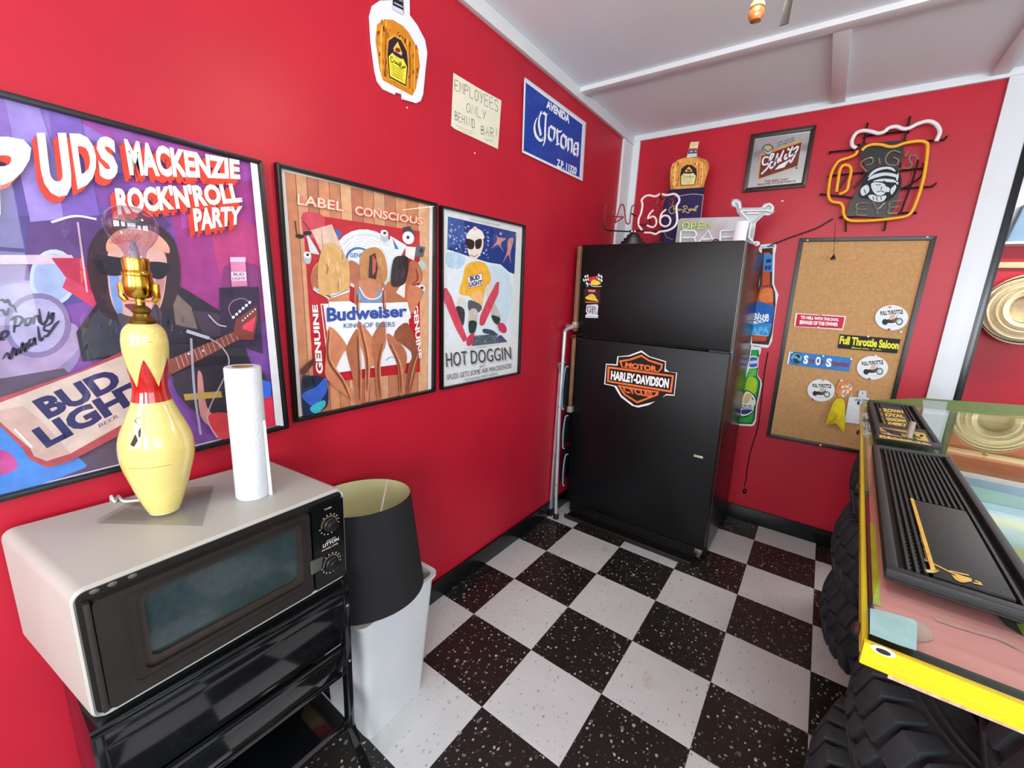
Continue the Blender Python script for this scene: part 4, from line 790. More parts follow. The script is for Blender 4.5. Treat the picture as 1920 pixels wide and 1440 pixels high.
MB().m(NY).tube(T3(1, yN, ZG((290, 960), (310, 820), (330, 710), (370, 660), (430, 665), (455, 720), (430, 840), (405, 940), (320, 985))), .0075, 10).build('handle_tube', t)
MB().m(NW).tube(T3(1, yN, ZG((515, 465), (470, 440), (465, 380), (510, 300), (590, 270), (680, 280), (760, 300), (830, 280), (880, 240), (960, 225), (1040, 250), (1110, 240), (1200, 195), (1310, 165), (1390, 185), (1440, 240), (1450, 300), (1410, 390))), .009, 10).build('foam_tube', t)
pan = MB().m(mat('black_sign_panel', '141414', .35)); y2 = -0.045
pan.prism([on(1, y2, *p) for p in ZG((560, 420), (1050, 380), (1040, 560), (990, 680), (1020, 900), (900, 1250), (400, 1230), (450, 1060), (560, 900), (640, 740), (560, 560))], (0, .004, 0)); pan.build('backing_panel', t)
# letters in clear tubing
def neon(parent, ax, val, strokes, zf, r, mat_, name='letter_tube', xf=None):
    for st in strokes:
        q = MB().m(mat_); q.tube(T3(ax, val, zf(*st), 5), r, 7); q.build(name, parent)
neon(t, 1, -.052, [((630, 735), (565, 650), (600, 600), (690, 575), (690, 640), (620, 660)), ((765, 580), (780, 650)), ((1010, 520), (930, 495), (860, 540), (840, 600), (870, 650), (960, 655), (985, 600), (930, 570)), ((1100, 500), (1060, 560)), ((1210, 590), (1180, 550), (1120, 550), (1110, 600), (1140, 650), (1110, 690), (1040, 690)),
    ((650, 1085), (530, 1090), (520, 1150), (640, 1155)), ((520, 1155), (515, 1215), (635, 1220)), ((700, 1070), (750, 1150), (835, 1080)), ((750, 1150), (745, 1215)), ((1030, 1055), (900, 1075), (890, 1130), (995, 1125)), ((890, 1130), (870, 1195), (980, 1200))], ZG, .0042, NC)
# wire frame: bent rods reaching back to the wall
rods = [((640, 180), (590, 440)), ((1120, 110), (1000, 560), (1010, 660)), ((210, 510), (520, 480)), ((600, 330), (1110, 270)), ((200, 780), (590, 740)), ((110, 980), (640, 1040)), ((1010, 720), (1270, 690)), ((1000, 925), (1250, 905), (1370, 900), (1410, 860)), ((1300, 385), (1500, 375), (1530, 335)), ((1000, 1195), (1190, 1190)), ((390, 1240), (395, 1390)), ((850, 1260), (830, 1380)), ((330, 1240), (900, 1215)), ((520, 430), (1080, 385))]
for st in rods:
    p = [on(1, -.035, *q) for q in ZG(*st)]; q = MB().m(RODM); q.tube([Vector((p[0].x, -.002, p[0].z)), p[0]] + p[1:] + [Vector((p[-1].x, -.002, p[-1].z))], .0045, 6); q.build('frame_rod', t)
for st in (((1210, 600), (1150, 820), (1060, 1060), (1010, 1190), (960, 1200)), ((1270, 630), (1250, 770), (1130, 870), (1000, 935)), ((480, 920), (590, 780), (640, 660)), ((310, 930), (410, 770))): neon(t, 1, -.04, [st], ZG, .0042, NB_, 'blacked_tube')
a = Art(1, -.0455, -1)
# emblem: bearded face with head scarf and eye patch
WF = 'c6d0d4'
a.poly(ZG((540, 1000), (600, 800), (720, 690), (900, 670), (1010, 760), (1010, 900), (900, 1040), (760, 1080), (640, 1040)), '11161a', sm=True)
for q in (((650, 800), (680, 740), (760, 690), (880, 675), (940, 700), (950, 730), (860, 700), (740, 730)), ((640, 830), (700, 770), (830, 740), (960, 760), (985, 800), (840, 775), (700, 810)), ((700, 840), (800, 810), (930, 820), (960, 850), (900, 850), (780, 840)), ((680, 870), (740, 850), (830, 870), (850, 930), (830, 980), (760, 1000), (700, 950)), ((850, 900), (890, 920), (880, 960), (845, 950)), ((560, 940), (590, 900), (640, 880), (660, 950), (600, 1000), (570, 990)), ((650, 1000), (700, 990), (760, 1010), (850, 1000), (820, 1060), (740, 1070), (670, 1040)), ((900, 930), (950, 880), (960, 920), (910, 990)), ((960, 800), (990, 740), (985, 800), (975, 840)), ((955, 850), (985, 850), (980, 880))): a.poly(ZG(*q), WF, sm=True)
for q in (((730, 880), (790, 880)), ((740, 960), (800, 950), (830, 965)), ((800, 900), (790, 940)), ((600, 930), (620, 980)), ((700, 1010), (710, 1050)), ((740, 1015), (750, 1060)), ((790, 1010), (795, 1050)), ((820, 830), (880, 880)), ((870, 880), (930, 900))): a.stroke(ZG(*q), .003, '11161a')
a.build('face_print', t)

# supply cord to the refrigerator top, and the pull chain
CORDM = mat('black_cord', '120e0e', .45)
c = MB().m(CORDM); c.tube([on(1, -.02, *p) for p in spline([(1562, 410), (1530, 428), (1480, 446), (1444, 460)], False, 5)] , .0035, 6); tag(c.build('power_cord'), 'black cord sagging from the mug neon sign towards the refrigerator', 'cord')
PQ = [on(1, -.075, 1566, 418), on(1, -.075, 1563, 480)]
c = thing('pull_switch', 'thin pull cord with black bell end hanging in front of the cork board', 'pull cord', tuple(PQ[0])); m_ = MB().m(CORDM); m_.tube(PQ, .0012, 5); m_.build('string', c)
m_ = MB().m(mat('black_bell', '14100e', .25)); m_.lathe(PQ[1] - Vector((0, 0, .02)), [(.0, 0), (.010, .001), (.0115, .006), (.009, .014), (.004, .022), (.003, .028)], 14); m_.build('bell_end', c)
c = MB().m(CORDM); c.tube([on(1, -.012, *p) for p in spline([(1440, 660), (1433, 700), (1428, 745), (1421, 800), (1412, 830), (1404, 860), (1399, 895), (1396, 912)], False, 5)], .003, 6)
tp = thing('dangling_cord', 'black cord with a small plug hanging down the red wall right of the refrigerator', 'cord', tuple(on(1, 0, 1440, 660))); c.build('cable', tp)
m_ = MB().m(CORDM); m_.lathe(on(1, -.014, 1396, 922), [(.004, .02), (.011, .01), (.011, -.006), (.006, -.012)], 10); m_.build('plug', tp)
m_ = MB().m(mat('plaster_chip', 'e4dede', .7)); m_.lathe(on(1, 0, 1467, 377), [(.004, 0), (.004, .0015)], 7, axis=(0, -1, 0), sx=1.6); tag(m_.build('paint_chip'), 'small white scar on the red wall below the framed mirror', 'wall mark')
# ================================================================== refrigerator
FR = mat('black_fridge_enamel', '0b0c0e', 0.30, var=.25, vscale=5, bump=.35, bscale=420, spec=.32)
FRS = mat('black_fridge_side', '151111', 0.28, var=.35, vscale=4, bump=.15, bscale=120, spec=.6)
LEAN = lambda p: Vector((p.x - 0.0195 * p.z, p.y, p.z))
t = thing('refrigerator', 'tall black two-door refrigerator with an orange shield sticker on its lower door', 'refrigerator', (0.49, -0.36, 0))
def fpart(name, col, *boxes, bev=.004, parent=t):
    mb = MB().m(col); mb.xf = LEAN
    for a_, b_ in boxes: mb.box(a_, b_, bev)
    return mb.build(name, parent)
X0, X1 = .078, .922
fpart('cabinet', FRS, ((X0 + .004, -.636, .03), (X1, -.022, 1.684)))
fpart('freezer_door', FR, ((X0, -.700, 1.163), (X1 - .004, -.640, 1.684)), bev=.008)
lowd = fpart('lower_door', FR, ((X0, -.700, .085), (X1 - .004, -.640, 1.153)), bev=.008)
fpart('door_gasket', mat('grey_gasket', '1c1c1c', .7), ((X0 + .012, -.641, .10), (X1 - .014, -.635, 1.67)), bev=0)
EDG = mat('door_edge_trim', '6a6a66', .3, metal=.6)
fpart('edge_trim', EDG, ((X1 - .0045, -.692, 1.17), (X1 - .0015, -.689, 1.68)), bev=0); fpart('edge_trim', EDG, ((X1 - .0045, -.652, 1.17), (X1 - .0015, -.649, 1.68)), bev=0)
fpart('kick_grille', BLACKM, ((X0 + .005, -.665, .012), (X1 - .03, -.640, .078)), bev=.003)
for k in range(4): fpart('grille_slat', BLACKM, ((X0 + .02, -.676, .020 + k * .015), (X1 - .05, -.664, .026 + k * .015)), bev=0)
fpart('drip_ledge', mat('dark_plastic_lip', '1a1614', .4), ((X0 + .022, -.760, 0.0), (X1 - .05, -.62, .012)), ((X0 + .022, -.765, 0.012), (X1 - .05, -.757, .03)), bev=.002)
hg = MB().m(mat('hinge_metal', '8a8478', .35, metal=.8)); hg.xf = LEAN; hg.box((X1 - .05, -.70, .055), (X1 - .012, -.655, .083), .003).lathe((X1 - .03, -.68, .03), [(.012, 0), (.012, .03)], 10); hg.build('hinge', t)
hg = MB().m(BLACKM); hg.xf = LEAN; hg.box((X1 - .10, -.702, 1.153), (X1 - .012, -.650, 1.163)); hg.build('hinge', t)
# long wooden handle strip down the hinge side
WD = mat('handle_wood', '6a4a34', .4, col2='8a6448', vscale=14, stretch=(8, 8, 1))
hm = MB().m(WD); hm.box((X0 - .014, -.728, 1.19), (X0 + .008, -.700, 1.675), .004); hm.xf = LEAN; hd = hm.build('door_handle', t)
hm = MB().m(WD); hm.box((X0 - .016, -.724, .715), (X0 + .004, -.704, 1.145), .004); hm.xf = LEAN; hd2 = hm.build('door_handle', t)
for z0, z1, hh in ((1.21, 1.245, hd), (1.160, 1.166, hd), (1.148, 1.154, hd2), (.690, .726, hd2)):
    q = MB().m(CHROME if z1 - z0 < .01 else mat('worn_brass_cap', 'c0b49a', .35, metal=.5)); q.xf = LEAN; q.box((X0 - .018, -.731, z0), (X0 + .010, -.700, z1), .002); q.build('handle_fitting', hh)
bd = MB().m(mat('door_badge', 'c9bfa0', .35, metal=.3)); bd.xf = LEAN; bd.box((.80 + .012, -.7035, .595), (.845 + .012, -.700, .607), .001); bd.build('badge', lowd)
# shield sticker on the lower door: traced on the door plane
FYP = -.7002
def magnet(name, label, cat, outline, edge, fn, group=None, th=.0012, sm=False):
    tt, a = cutout(name, label, cat, 1, FYP, -1, outline, edge, th=th, standoff=.0002, sm=sm, group=group); fn(a); a.build('printed_face', tt); return tt
def shield(a):
    BK, OR = '20140e', 'e0703a'
    a.poly(ZQ((630, 825), (700, 870), (860, 920), (852, 1010), (965, 1025), (943, 1235), (870, 1228), (800, 1290), (600, 1340), (560, 1335), (440, 1240), (390, 1150), (282, 1128), (296, 945), (400, 955), (410, 870), (520, 865)), BK)
    a.poly(ZQ((630, 848), (700, 895), (838, 938), (830, 985), (795, 1020), (440, 970), (415, 905), (520, 888)), OR); a.poly(ZQ((630, 868), (698, 912), (822, 952), (812, 980), (785, 1015), (450, 965), (440, 918), (525, 905)), BK)
    a.text('MOTOR', *ZQ((470, 968), (785, 1018), (478, 920)), OR, .05, tr=ZQ((780, 960))[0]); a.text('O', *ZQ((540, 975), (592, 983), (545, 905)), OR, .05) if False else None
    a.poly(ZQ((305, 960), (945, 1048), (922, 1215), (298, 1112)), OR); a.poly(ZQ((325, 982), (925, 1062), (905, 1192), (318, 1098)), BK)
    a.text('HARLEY-DAVIDSON', *ZQ((333, 1090), (890, 1175), (340, 1002)), 'eceae8', .05, tr=ZQ((900, 1080))[0])
    a.poly(ZQ((400, 1140), (800, 1205), (790, 1240), (590, 1318), (460, 1235)), OR); a.poly(ZQ((428, 1160), (778, 1215), (760, 1235), (590, 1298), (480, 1230)), BK)
    a.text('CYCLES', *ZQ((470, 1215), (735, 1262), (440, 1152)), OR, .05, tr=ZQ((740, 1200))[0])
magnet('shield_sticker', 'large orange, black and white motorcycle shield sticker on the lower door', 'sticker', ZQ((632, 808), (710, 865), (868, 912), (865, 985), (900, 1015), (975, 1022), (950, 1245), (870, 1240), (700, 1335), (600, 1358), (540, 1340), (430, 1255), (370, 1155), (272, 1133), (290, 935), (390, 942), (400, 865), (510, 855)), 'e6e6e6', shield)
def flags(a):
    for q in (((95, 65), (135, 95), (110, 180), (65, 130)), ((230, 55), (272, 125), (215, 175), (190, 100))):
        a.poly(ZQ(*q), 'dcdcd8')
        m_ = quadmap(*[ZQ(p)[0] for p in (q[3], q[2], q[0], q[1])])
        for i in range(3):
            for k in range(4):
                if (i + k) % 2: a.poly([m_(i / 3, k / 4), m_((i + 1) / 3, k / 4), m_((i + 1) / 3, (k + 1) / 4), m_(i / 3, (k + 1) / 4)], '14140f', l=4)
    a.n = 5; a.poly(ZQ((125, 105), (190, 95), (205, 130), (150, 150), (125, 130)), 'd02430', sm=True); a.poly(ZQ((145, 150), (170, 125), (230, 150), (235, 165), (190, 180), (150, 170)), 'e8c83a', sm=True); a.stroke(ZQ((105, 195), (130, 165), (165, 190), (245, 190)), .004, 'dcdcdc')
magnet('checkered_flag_magnet', 'crossed checkered flags magnet, topmost of three on the freezer door', 'magnet', ZQ((95, 62), (140, 98), (190, 95), (230, 50), (274, 125), (240, 160), (248, 198), (105, 205), (62, 132)), '1c1c1c', flags)
def hatm(a):
    a.poly(ZQ((115, 218), (190, 222), (185, 250), (118, 245)), 'b84048'); a.text('CRUISE', *ZQ((120, 238), (185, 242), (120, 224)), 'e0b0b0', .03); a.poly(ZQ((88, 300), (115, 280), (145, 262), (180, 275), (195, 305), (215, 335), (180, 328), (150, 325), (110, 315)), 'e0b84a', sm=True); a.poly(ZQ((92, 335), (215, 340), (215, 350), (92, 350)), 'a8683a')
    for k in range(7): a.disc(ZQ((125 + k * 9, 300 - (k % 3) * 10))[0], (.7, 0), (0, .7), '6a4418')
magnet('dome_magnet', 'dark square magnet with a spotted yellow dome, middle of the three', 'magnet', ZQ((82, 212), (236, 216), (236, 352), (84, 350)), '3a1c14', hatm)
def grm(a):
    a.text('GR', *ZQ((105, 450), (205, 462), (105, 375)), '1c2238', .06, tr=ZQ((212, 385))[0]); a.text('GR', *ZQ((112, 448), (200, 459), (112, 381)), 'c9cdda', .0, tr=ZQ((206, 391))[0]); a.poly(ZQ((98, 472), (208, 478), (208, 488), (98, 484)), 'b4b8c4')
magnet('letter_magnet', 'silver two-letter racing magnet, lowest of the three on the freezer door', 'magnet', ZQ((105, 368), (205, 362), (216, 380), (206, 460), (214, 466), (212, 495), (92, 492), (92, 466), (110, 455), (95, 430)), 'cdd0da', grm)

# ================================================================== things standing on top of the refrigerator
TOPZ = 1.684
# bottle shaped advertising cut-out in a purple bag
yB = -0.20
def on2(y, pts): return [on(1, y, *p) for p in pts]
out = ZO((425, 105), (530, 98), (520, 150), (508, 230), (505, 285), (620, 325), (650, 380), (650, 440), (600, 600), (585, 660), (600, 690), (588, 760), (560, 1030), (500, 1350), (60, 1350), (55, 1250), (95, 900), (150, 720), (180, 690), (170, 560), (180, 420), (250, 330), (370, 295), (385, 240), (400, 190), (412, 130))
t, a = cutout('bottle_display', 'board display of an amber whisky bottle in a purple drawstring bag behind the neon signs', 'display', 1, yB, -1, out, '20163a', th=.006, standoff=0, snap=TOPZ); a.k = .8; a.lab = 'dcd49a'
a.poly([p for p in out if p[1] < 356], 'b87a3a')
a.poly(ZO((85, 1345), (95, 1100), (110, 900), (150, 740), (190, 700), (590, 665), (597, 690), (585, 755), (560, 1030), (490, 1345)), '2a2050')
royal_bottle(a, quadmap(*ZO((185, 690), (590, 660), (165, 215), (668, 235))), ('d89a4a', 'b8602a', 'f0cc7a', '8a4018'))
a.poly(ZO((150, 705), (170, 690), (590, 662), (600, 690), (585, 748), (540, 742), (180, 775), (140, 750)), '1c1640'); a.stroke(ZO((150, 790), (300, 765), (450, 745), (585, 757)), .004, 'b09a90'); a.stroke(ZO((582, 765), (565, 900), (550, 1035)), .004, 'b0948a'); a.stroke(ZO((100, 1200), (130, 1270), (210, 1305)), .004, '9a8a80')
for q in (((230, 885), (180, 905), (160, 950), (190, 985), (240, 965)), ((215, 900), (225, 950), (215, 920), (245, 925)), ((250, 930), (262, 955), (275, 925), (290, 950), (300, 930), (330, 945)), ((335, 890), (350, 930), (335, 970), (320, 960)), ((325, 900), (370, 890), (380, 920), (340, 935), (385, 975), (410, 960), (400, 925)), ((395, 945), (420, 925), (425, 950), (440, 925), (450, 945), (462, 925), (465, 950)), ((470, 955), (515, 890), (480, 910), (475, 950), (500, 945))):
    a.stroke(ZO(*q), .0045, 'd0b878', l=40)
a.n = 41
a.poly(ZO((405, 200), (508, 195), (500, 240), (395, 250)), '2a2450'); a.text('XR 10', *ZO((408, 238), (495, 230), (410, 212)), 'c9c4d8', .03); a.poly(ZO((395, 252), (500, 245), (500, 285), (375, 298)), 'c8ccd4'); a.poly(ZO((425, 108), (528, 102), (510, 180), (412, 185)), 'e0c8a0')
for k in range(4): a.stroke(ZO((435 + k * 20, 130), (432 + k * 20, 150)), .0015, '9a7a50', sm=False)
a.build('printed_face', t)
# open bar light board
yO = -0.34
PL = mat('mirrored_acrylic', 'b9c2c4', .12, metal=.35, var=.15, vscale=9)
out = ZN((185, 520), (225, 495), (1160, 470), (1100, 395), (1090, 330), (1020, 310), (1005, 250), (1040, 195), (1110, 190), (1165, 230), (1180, 330), (1475, 325), (1530, 265), (1620, 250), (1685, 310), (1680, 400), (1600, 450), (1520, 445), (1400, 560), (1370, 760), (1352, 850), (1455, 860), (1462, 905), (1400, 930), (1340, 890), (130, 905))
P = on2(yO, out); t = thing('open_bar_sign', 'unlit OPEN BAR tube sign on grey acrylic with a cocktail glass outline', 'neon sign', tuple(on(1, yO, 1330, 440)))
MB().m(PL).prism(P, (0, .008, 0)).build('acrylic_board', t)
NG = mat('green_neon_tube', 'c6d878', .25); NWT = mat('pale_neon_tube', 'e2e4e6', .2)
def xz(pts): return spline(pts, False, 5)
def nt_(strokes, m_, r, yy=yO - .012, sm=True):
    for st in strokes: MB().m(m_).tube([on(1, yy, *p) for p in (spline(ZN(*st), False, 4) if sm else ZN(*st))], r, 7).build('letter_tube', t)
nt_([((300, 560), (255, 590), (250, 640), (290, 665), (340, 640), (345, 580), (300, 560))], NG, .0048)
nt_([((385, 660), (395, 565), (450, 570), (455, 610), (395, 620)), ((575, 562), (505, 568), (495, 660), (575, 655)), ((500, 610), (570, 605)), ((610, 655), (625, 560), (695, 650), (715, 540))], NG, .0048, sm=False)
nt_([((210, 880), (225, 700), (250, 685), (430, 690), (465, 730), (460, 770), (430, 795), (245, 800)), ((430, 795), (460, 870)), ((500, 870), (650, 690), (740, 860)), ((560, 825), (700, 820)), ((835, 860), (845, 700), (865, 685), (1055, 685)), ((860, 790), (1060, 785))], NWT, .006, sm=False)
nt_([((1150, 375), (1550, 370), (1330, 575), (1150, 380)), ((1325, 580), (1315, 620), (1300, 660), (1285, 800), (1340, 850))], NWT, .006, sm=False)
nt_([((1150, 350), (1130, 260), (1070, 230), (1040, 270), (1070, 305)), ((1550, 370), (1640, 380), (1655, 310), (1590, 275), (1510, 330)), ((1360, 880), (1420, 870), (1440, 900), (1400, 915)), ((1255, 415), (1440, 415))], NWT, .0055)
# route shield neon with black stepped base
yR = -0.56
t = thing('shield_neon_sign', 'unlit highway shield neon sign numbered 66 on a stepped black base', 'neon sign', (on(2, TOPZ, 1186, 462).x, yR, TOPZ))
bx = MB().m(mat('black_cast_base', '16181a', .4)); c0 = Vector((on(1, yR, 1186, 460).x, yR, TOPZ))
bx.lathe(c0, [(.078, 0), (.078, .012), (.066, .014), (.066, .026), (.052, .028), (.052, .044), (.038, .046), (.036, .062), (.026, .066), (.020, .076), (.0, .078)], 28); bx.build('stepped_base', t)
for dx in (-.012, .006): MB().m(CHROME).lathe(c0 + Vector((dx, 0, .076)), [(.006, 0), (.006, .012), (.0, .014)], 10).build('electrode_cap', t)
RT = mat('red_neon_tube', '8a2028', .25); SH = mat('pinkish_white_neon_tube', 'e6d2d0', .25)
def nr(st, m_, r, yy=yR, nm='letter_tube'): MB().m(m_).tube([on(1, yy, *p) for p in spline(ZM(*st), False, 5)], r, 7).build(nm, t)
for st in (((1290, 240), (1200, 285), (1080, 265), (1000, 290), (940, 360), (955, 450), (930, 600), (885, 720), (885, 830), (950, 930)), ((1330, 245), (1420, 262), (1560, 240), (1640, 300), (1650, 380), (1600, 480), (1610, 640), (1610, 760), (1560, 860), (1440, 930), (1290, 955), (1200, 1000), (1120, 975), (990, 970))): nr(st, SH, .0058, nm='shield_tube')
nr(((1165, 540), (1090, 620), (1060, 700), (1080, 700), (1150, 665), (1210, 710), (1215, 810), (1150, 870), (1040, 835)), SH, .0052, nm='number_tube'); nr(((1405, 530), (1320, 610), (1290, 720), (1300, 810), (1380, 855), (1460, 820), (1485, 730), (1440, 660), (1360, 650), (1310, 690)), SH, .0052, nm='number_tube')
for st in (((240, 760), (245, 520), (260, 460), (330, 435), (395, 470), (405, 560), (370, 630), (300, 640)), ((430, 790), (480, 640), (540, 460), (575, 440), (610, 500), (640, 760), (680, 805), (715, 770), (745, 520), (790, 450), (860, 455), (905, 520), (900, 590)), ((430, 790), (580, 690), (560, 675), (280, 660)), ((1000, 440), (1080, 440), (1180, 470), (1240, 360), (1160, 380)), ((1230, 450), (1260, 560)), ((1330, 470), (1330, 420), (1390, 310)), ((1010, 660), (1000, 790)), ((1480, 340), (1540, 350), (1520, 440), (1470, 420))): nr(st, RT, .0036)
for st in (((228, 770), (235, 870), (280, 925), (500, 940), (700, 950), (730, 930), (735, 1010)), ((1250, 950), (1000, 945), (820, 935), (790, 960), (780, 1010)), ((750, 610), (830, 660)), ((1290, 250), (1310, 330), (1450, 300), (1560, 280)), ((1080, 700), (1110, 820)), ((890, 815), (1020, 835), (1025, 780))): nr(st, NB_, .0042, nm='blacked_tube')
# clutter along the front edge of the top
def small(name, label, cat, px, y, h, build):
    b = on(1, y, px[0], px[1]); b.z = TOPZ; mb = MB(); build(mb, b); return tag(mb.build(name), label, cat)
small('transformer_brick', 'small dark adapter with orange cap between shield neon and grey acrylic board', 'adapter', (1232, 455), -.45, .03, lambda m_, b: m_.m(mat('dark_adapter', '241c18', .5)).box(b - Vector((.02, .02, 0)), b + Vector((.03, .02, .035)), .004).m(mat('orange_cap', 'b8603a', .5)).box(b + Vector((-.045, -.012, 0)), b + Vector((-.022, .012, .012)), .002))
small('tape_reel', 'small dark reel with a red centre at the foot of the OPEN BAR board', 'reel', (1342, 452), -.50, .03, lambda m_, b: (m_.m(BLACKM).lathe(b + Vector((0, .008, .018)), [(.018, 0), (.018, .014)], 18, axis=(0, -1, 0)), m_.m(mat('red_centre', 'b8504a', .5)).lathe(b + Vector((0, -.006, .018)), [(.010, 0), (.009, .003)], 14, axis=(0, -1, 0))))
def sleeve(m_, b):
    m_.m(mat('white_paper_sleeve', 'e6e4ea', .6)); vs = []
    for k in range(9):
        an = PI * (1.15 + .7 * k / 8); vs.append(b + Vector((math.cos(an) * .034, math.sin(an) * .02, 0)))
    n_ = len(vs); m_.add(vs + [v + Vector((.004, 0, .125)) for v in vs] + [v + Vector((0, .002, 0)) for v in vs] + [v + Vector((.004, .002, .125)) for v in vs], [(i, i + 1, n_ + i + 1, n_ + i) for i in range(n_ - 1)] + [(2 * n_ + i, 2 * n_ + i + 1, 3 * n_ + i + 1, 3 * n_ + i) for i in range(n_ - 1)] + [(n_ + i, n_ + i + 1, 3 * n_ + i + 1, 3 * n_ + i) for i in range(n_ - 1)] + [(0, n_, 3 * n_, 2 * n_), (n_ - 1, 2 * n_ - 1, 4 * n_ - 1, 3 * n_ - 1)], True)
small('paper_sleeve', 'curved white paper sleeve standing in front of the cocktail glass outline', 'paper sleeve', (1386, 450), -.44, .12, sleeve)
for x_, c_, wh in ((1365, '2c4a8c', 'blue'), (1374, 'd8d4d8', 'white')):
    small('crumpled_packet', 'tiny crumpled %s packet at the foot of the white paper sleeve' % wh, 'packet', (x_, 452), -.52, .02, lambda m_, b: m_.m(mat('packet_' + wh, c_, .5, bump=.6, bscale=80)).box(b + Vector((-.016, -.01, 0)), b + Vector((.016, .01, .014)), .005))
cb = MB().m(CORDM); b0 = on(2, TOPZ + .004, 1392, 454); b0.y = -.56; cb.tube(spline([Vector((.745, -.55, TOPZ + .0036)), Vector((.79, -.57, TOPZ + .0036)), Vector((.82, -.56, TOPZ + .012)), Vector((.845, -.50, TOPZ + .0036)), Vector((.85, -.38, TOPZ + .0036)), Vector((.84, -.25, TOPZ + .0036))], False, 5), .0034, 6); tag(cb.build('loose_cable'), 'black cable lying across the refrigerator top near its right corner', 'cord')

# ================================================================== folded step ladder between wall and refrigerator
ALU = mat('brushed_tube', 'c6ced2', .34, metal=.6, var=.1, vscale=20); TRD = mat('black_ladder_tread', '15161a', .5); RIM = mat('grey_tread_rim', '7a98a8', .4)
t = thing('step_ladder', 'folded aluminium step ladder leaning upright between the left wall and refrigerator', 'step ladder', (.045, -.72, 0))
yl = -.80
f1_ = [on(1, yl, *p) for p in spline(ZS((222, 85), (190, 98), (160, 140), (150, 210), (148, 320), (140, 620), (130, 900), (118, 1200), (116, 1375)), False, 5)]
f1_[-1].z = .012
MB().m(ALU).tube([Vector((max(p.x, .03), p.y, p.z)) for p in f1_] , .0115, 12).build('front_rail', t)
top_ = f1_[0]; far = [Vector((.032, yl + .44, p.z)) for p in f1_]
MB().m(ALU).tube(far, .0115, 12).build('front_rail', t)
MB().m(ALU).tube([f1_[0], f1_[0] + Vector((-.047, .03, .003)), f1_[0] + Vector((-.046, .40, .003)), Vector((.03, f1_[0].y + .44, f1_[0].z))], .0115, 12).build('top_rail', t)
r1 = [on(1, yl + .01, *p) for p in ZS((118, 385), (112, 600), (98, 900), (92, 1100), (86, 1260))]; r1 = [Vector((max(p.x, .016), p.y, p.z)) for p in r1]; r1[-1].z = .045
for dy in (0, .42):
    q = MB().m(ALU); P = [p + Vector((0, dy, 0)) for p in r1]
    for i in range(len(P) - 1): q.bar(P[i], P[i + 1], .014, .022, up=(0, 1, 0))
    q.build('rear_rail', t); MB().m(BLACKM).box(P[-1] + Vector((-.0155, -.016, -.045)), P[-1] + Vector((.012, .016, .004)), .003).build('rubber_foot', t)
    MB().m(BLACKM).lathe(Vector((max(f1_[-1].x, .03), yl + (dy and .44), 0)), [(.018, 0), (.018, .02), (.014, .035)], 14).build('rubber_foot', t)
for (za, zb) in ((350, 640), (680, 905), (940, 1155)):
    a0 = on(1, yl + .02, *ZS((175, za))[0]); a1 = on(1, yl + .02, *ZS((170, zb))[0]); x_ = a0.x - .005
    tb = MB().m(TRD); xa, xb = x_ + .004, .030; ya, yb, yc = yl + .03, -.722, yl + .41
    tb.hexa([(xa, ya, a1.z), (xa + .008, ya, a1.z), (xb + .008, yb, a1.z), (xb, yb, a1.z), (xa, ya, a0.z), (xa + .008, ya, a0.z), (xb + .008, yb, a0.z), (xb, yb, a0.z)]); tb.box((xb, yb, a1.z), (xb + .008, yc, a0.z)); tb.build('tread', t)
    q = MB().m(RIM); q.tube(spline([Vector((x_ + .028, yl + .024, a0.z + .003)), Vector((x_ + .010, yl + .022, a0.z - .012)), Vector((x_ + .004, yl + .02, (a0.z + a1.z) / 2)), Vector((x_ + .008, yl + .022, a1.z + .01)), Vector((x_ + .020, yl + .024, a1.z))], False, 4), .0045, 7); q.build('tread_rim', t)
lb = MB().m(mat('grey_ladder_bracket', '8a9498', .4, metal=.5)); p0 = on(1, yl + .015, *ZS((130, 335))[0]); p1_ = r1[0]; lb.bar(p1_, p0 + Vector((.012, 0, .01)), .006, .03, up=(0, 1, 0)); lb.bar(p0 + Vector((.012, 0, .01)), p0 + Vector((.05, 0, .02)), .006, .02, up=(0, 1, 0)); lb.build('hinge_bracket', t)
for p in ZS((147, 335), (104, 588), (137, 620), (125, 890), (118, 1150)): MB().m(SCREWM).lathe(on(1, yl - .010, *p), [(.005, 0), (.004, .003)], 8, axis=(0, -1, 0)).build('rivet', t)
# ================================================================== bar counter built on tyre stacks
ZC_ = 1.07
def cp(u, v, z=ZC_): return on(2, z, u, v)
YEL = mat('yellow_body_paint', 'cbb408', .28, var=.06, vscale=9, coat=.3); GLT = glass_mat('counter_glass', 'f6fbf8', 1.52)
DKG = mat('dark_gap_strip', '141a18', .5)  # dark strip filling the gap between glass and yellow rim
nl, nr_, fl_, fr_ = Vector((1.324, -2.470, 0)), Vector((2.02, -2.470, 0)), Vector((1.397, -1.022, 0)), Vector((2.02, -.870, 0))
def at(p, z): return Vector((p.x, p.y, z))
t = thing('bar_counter', 'glass-topped bar counter with yellow painted rim standing on stacked tyres', 'bar counter', (1.68, -1.7, 0.9))
ins = lambda p, dx, dy: Vector((p.x + dx, p.y + dy, 0))
G = [ins(nl, 0, .012), ins(nr_, 0, .012), fr_, fl_]
MB().m(GLT).hexa([at(p, ZC_ - .009) for p in G] + [at(p, ZC_) for p in G]).build('glass_top', t)
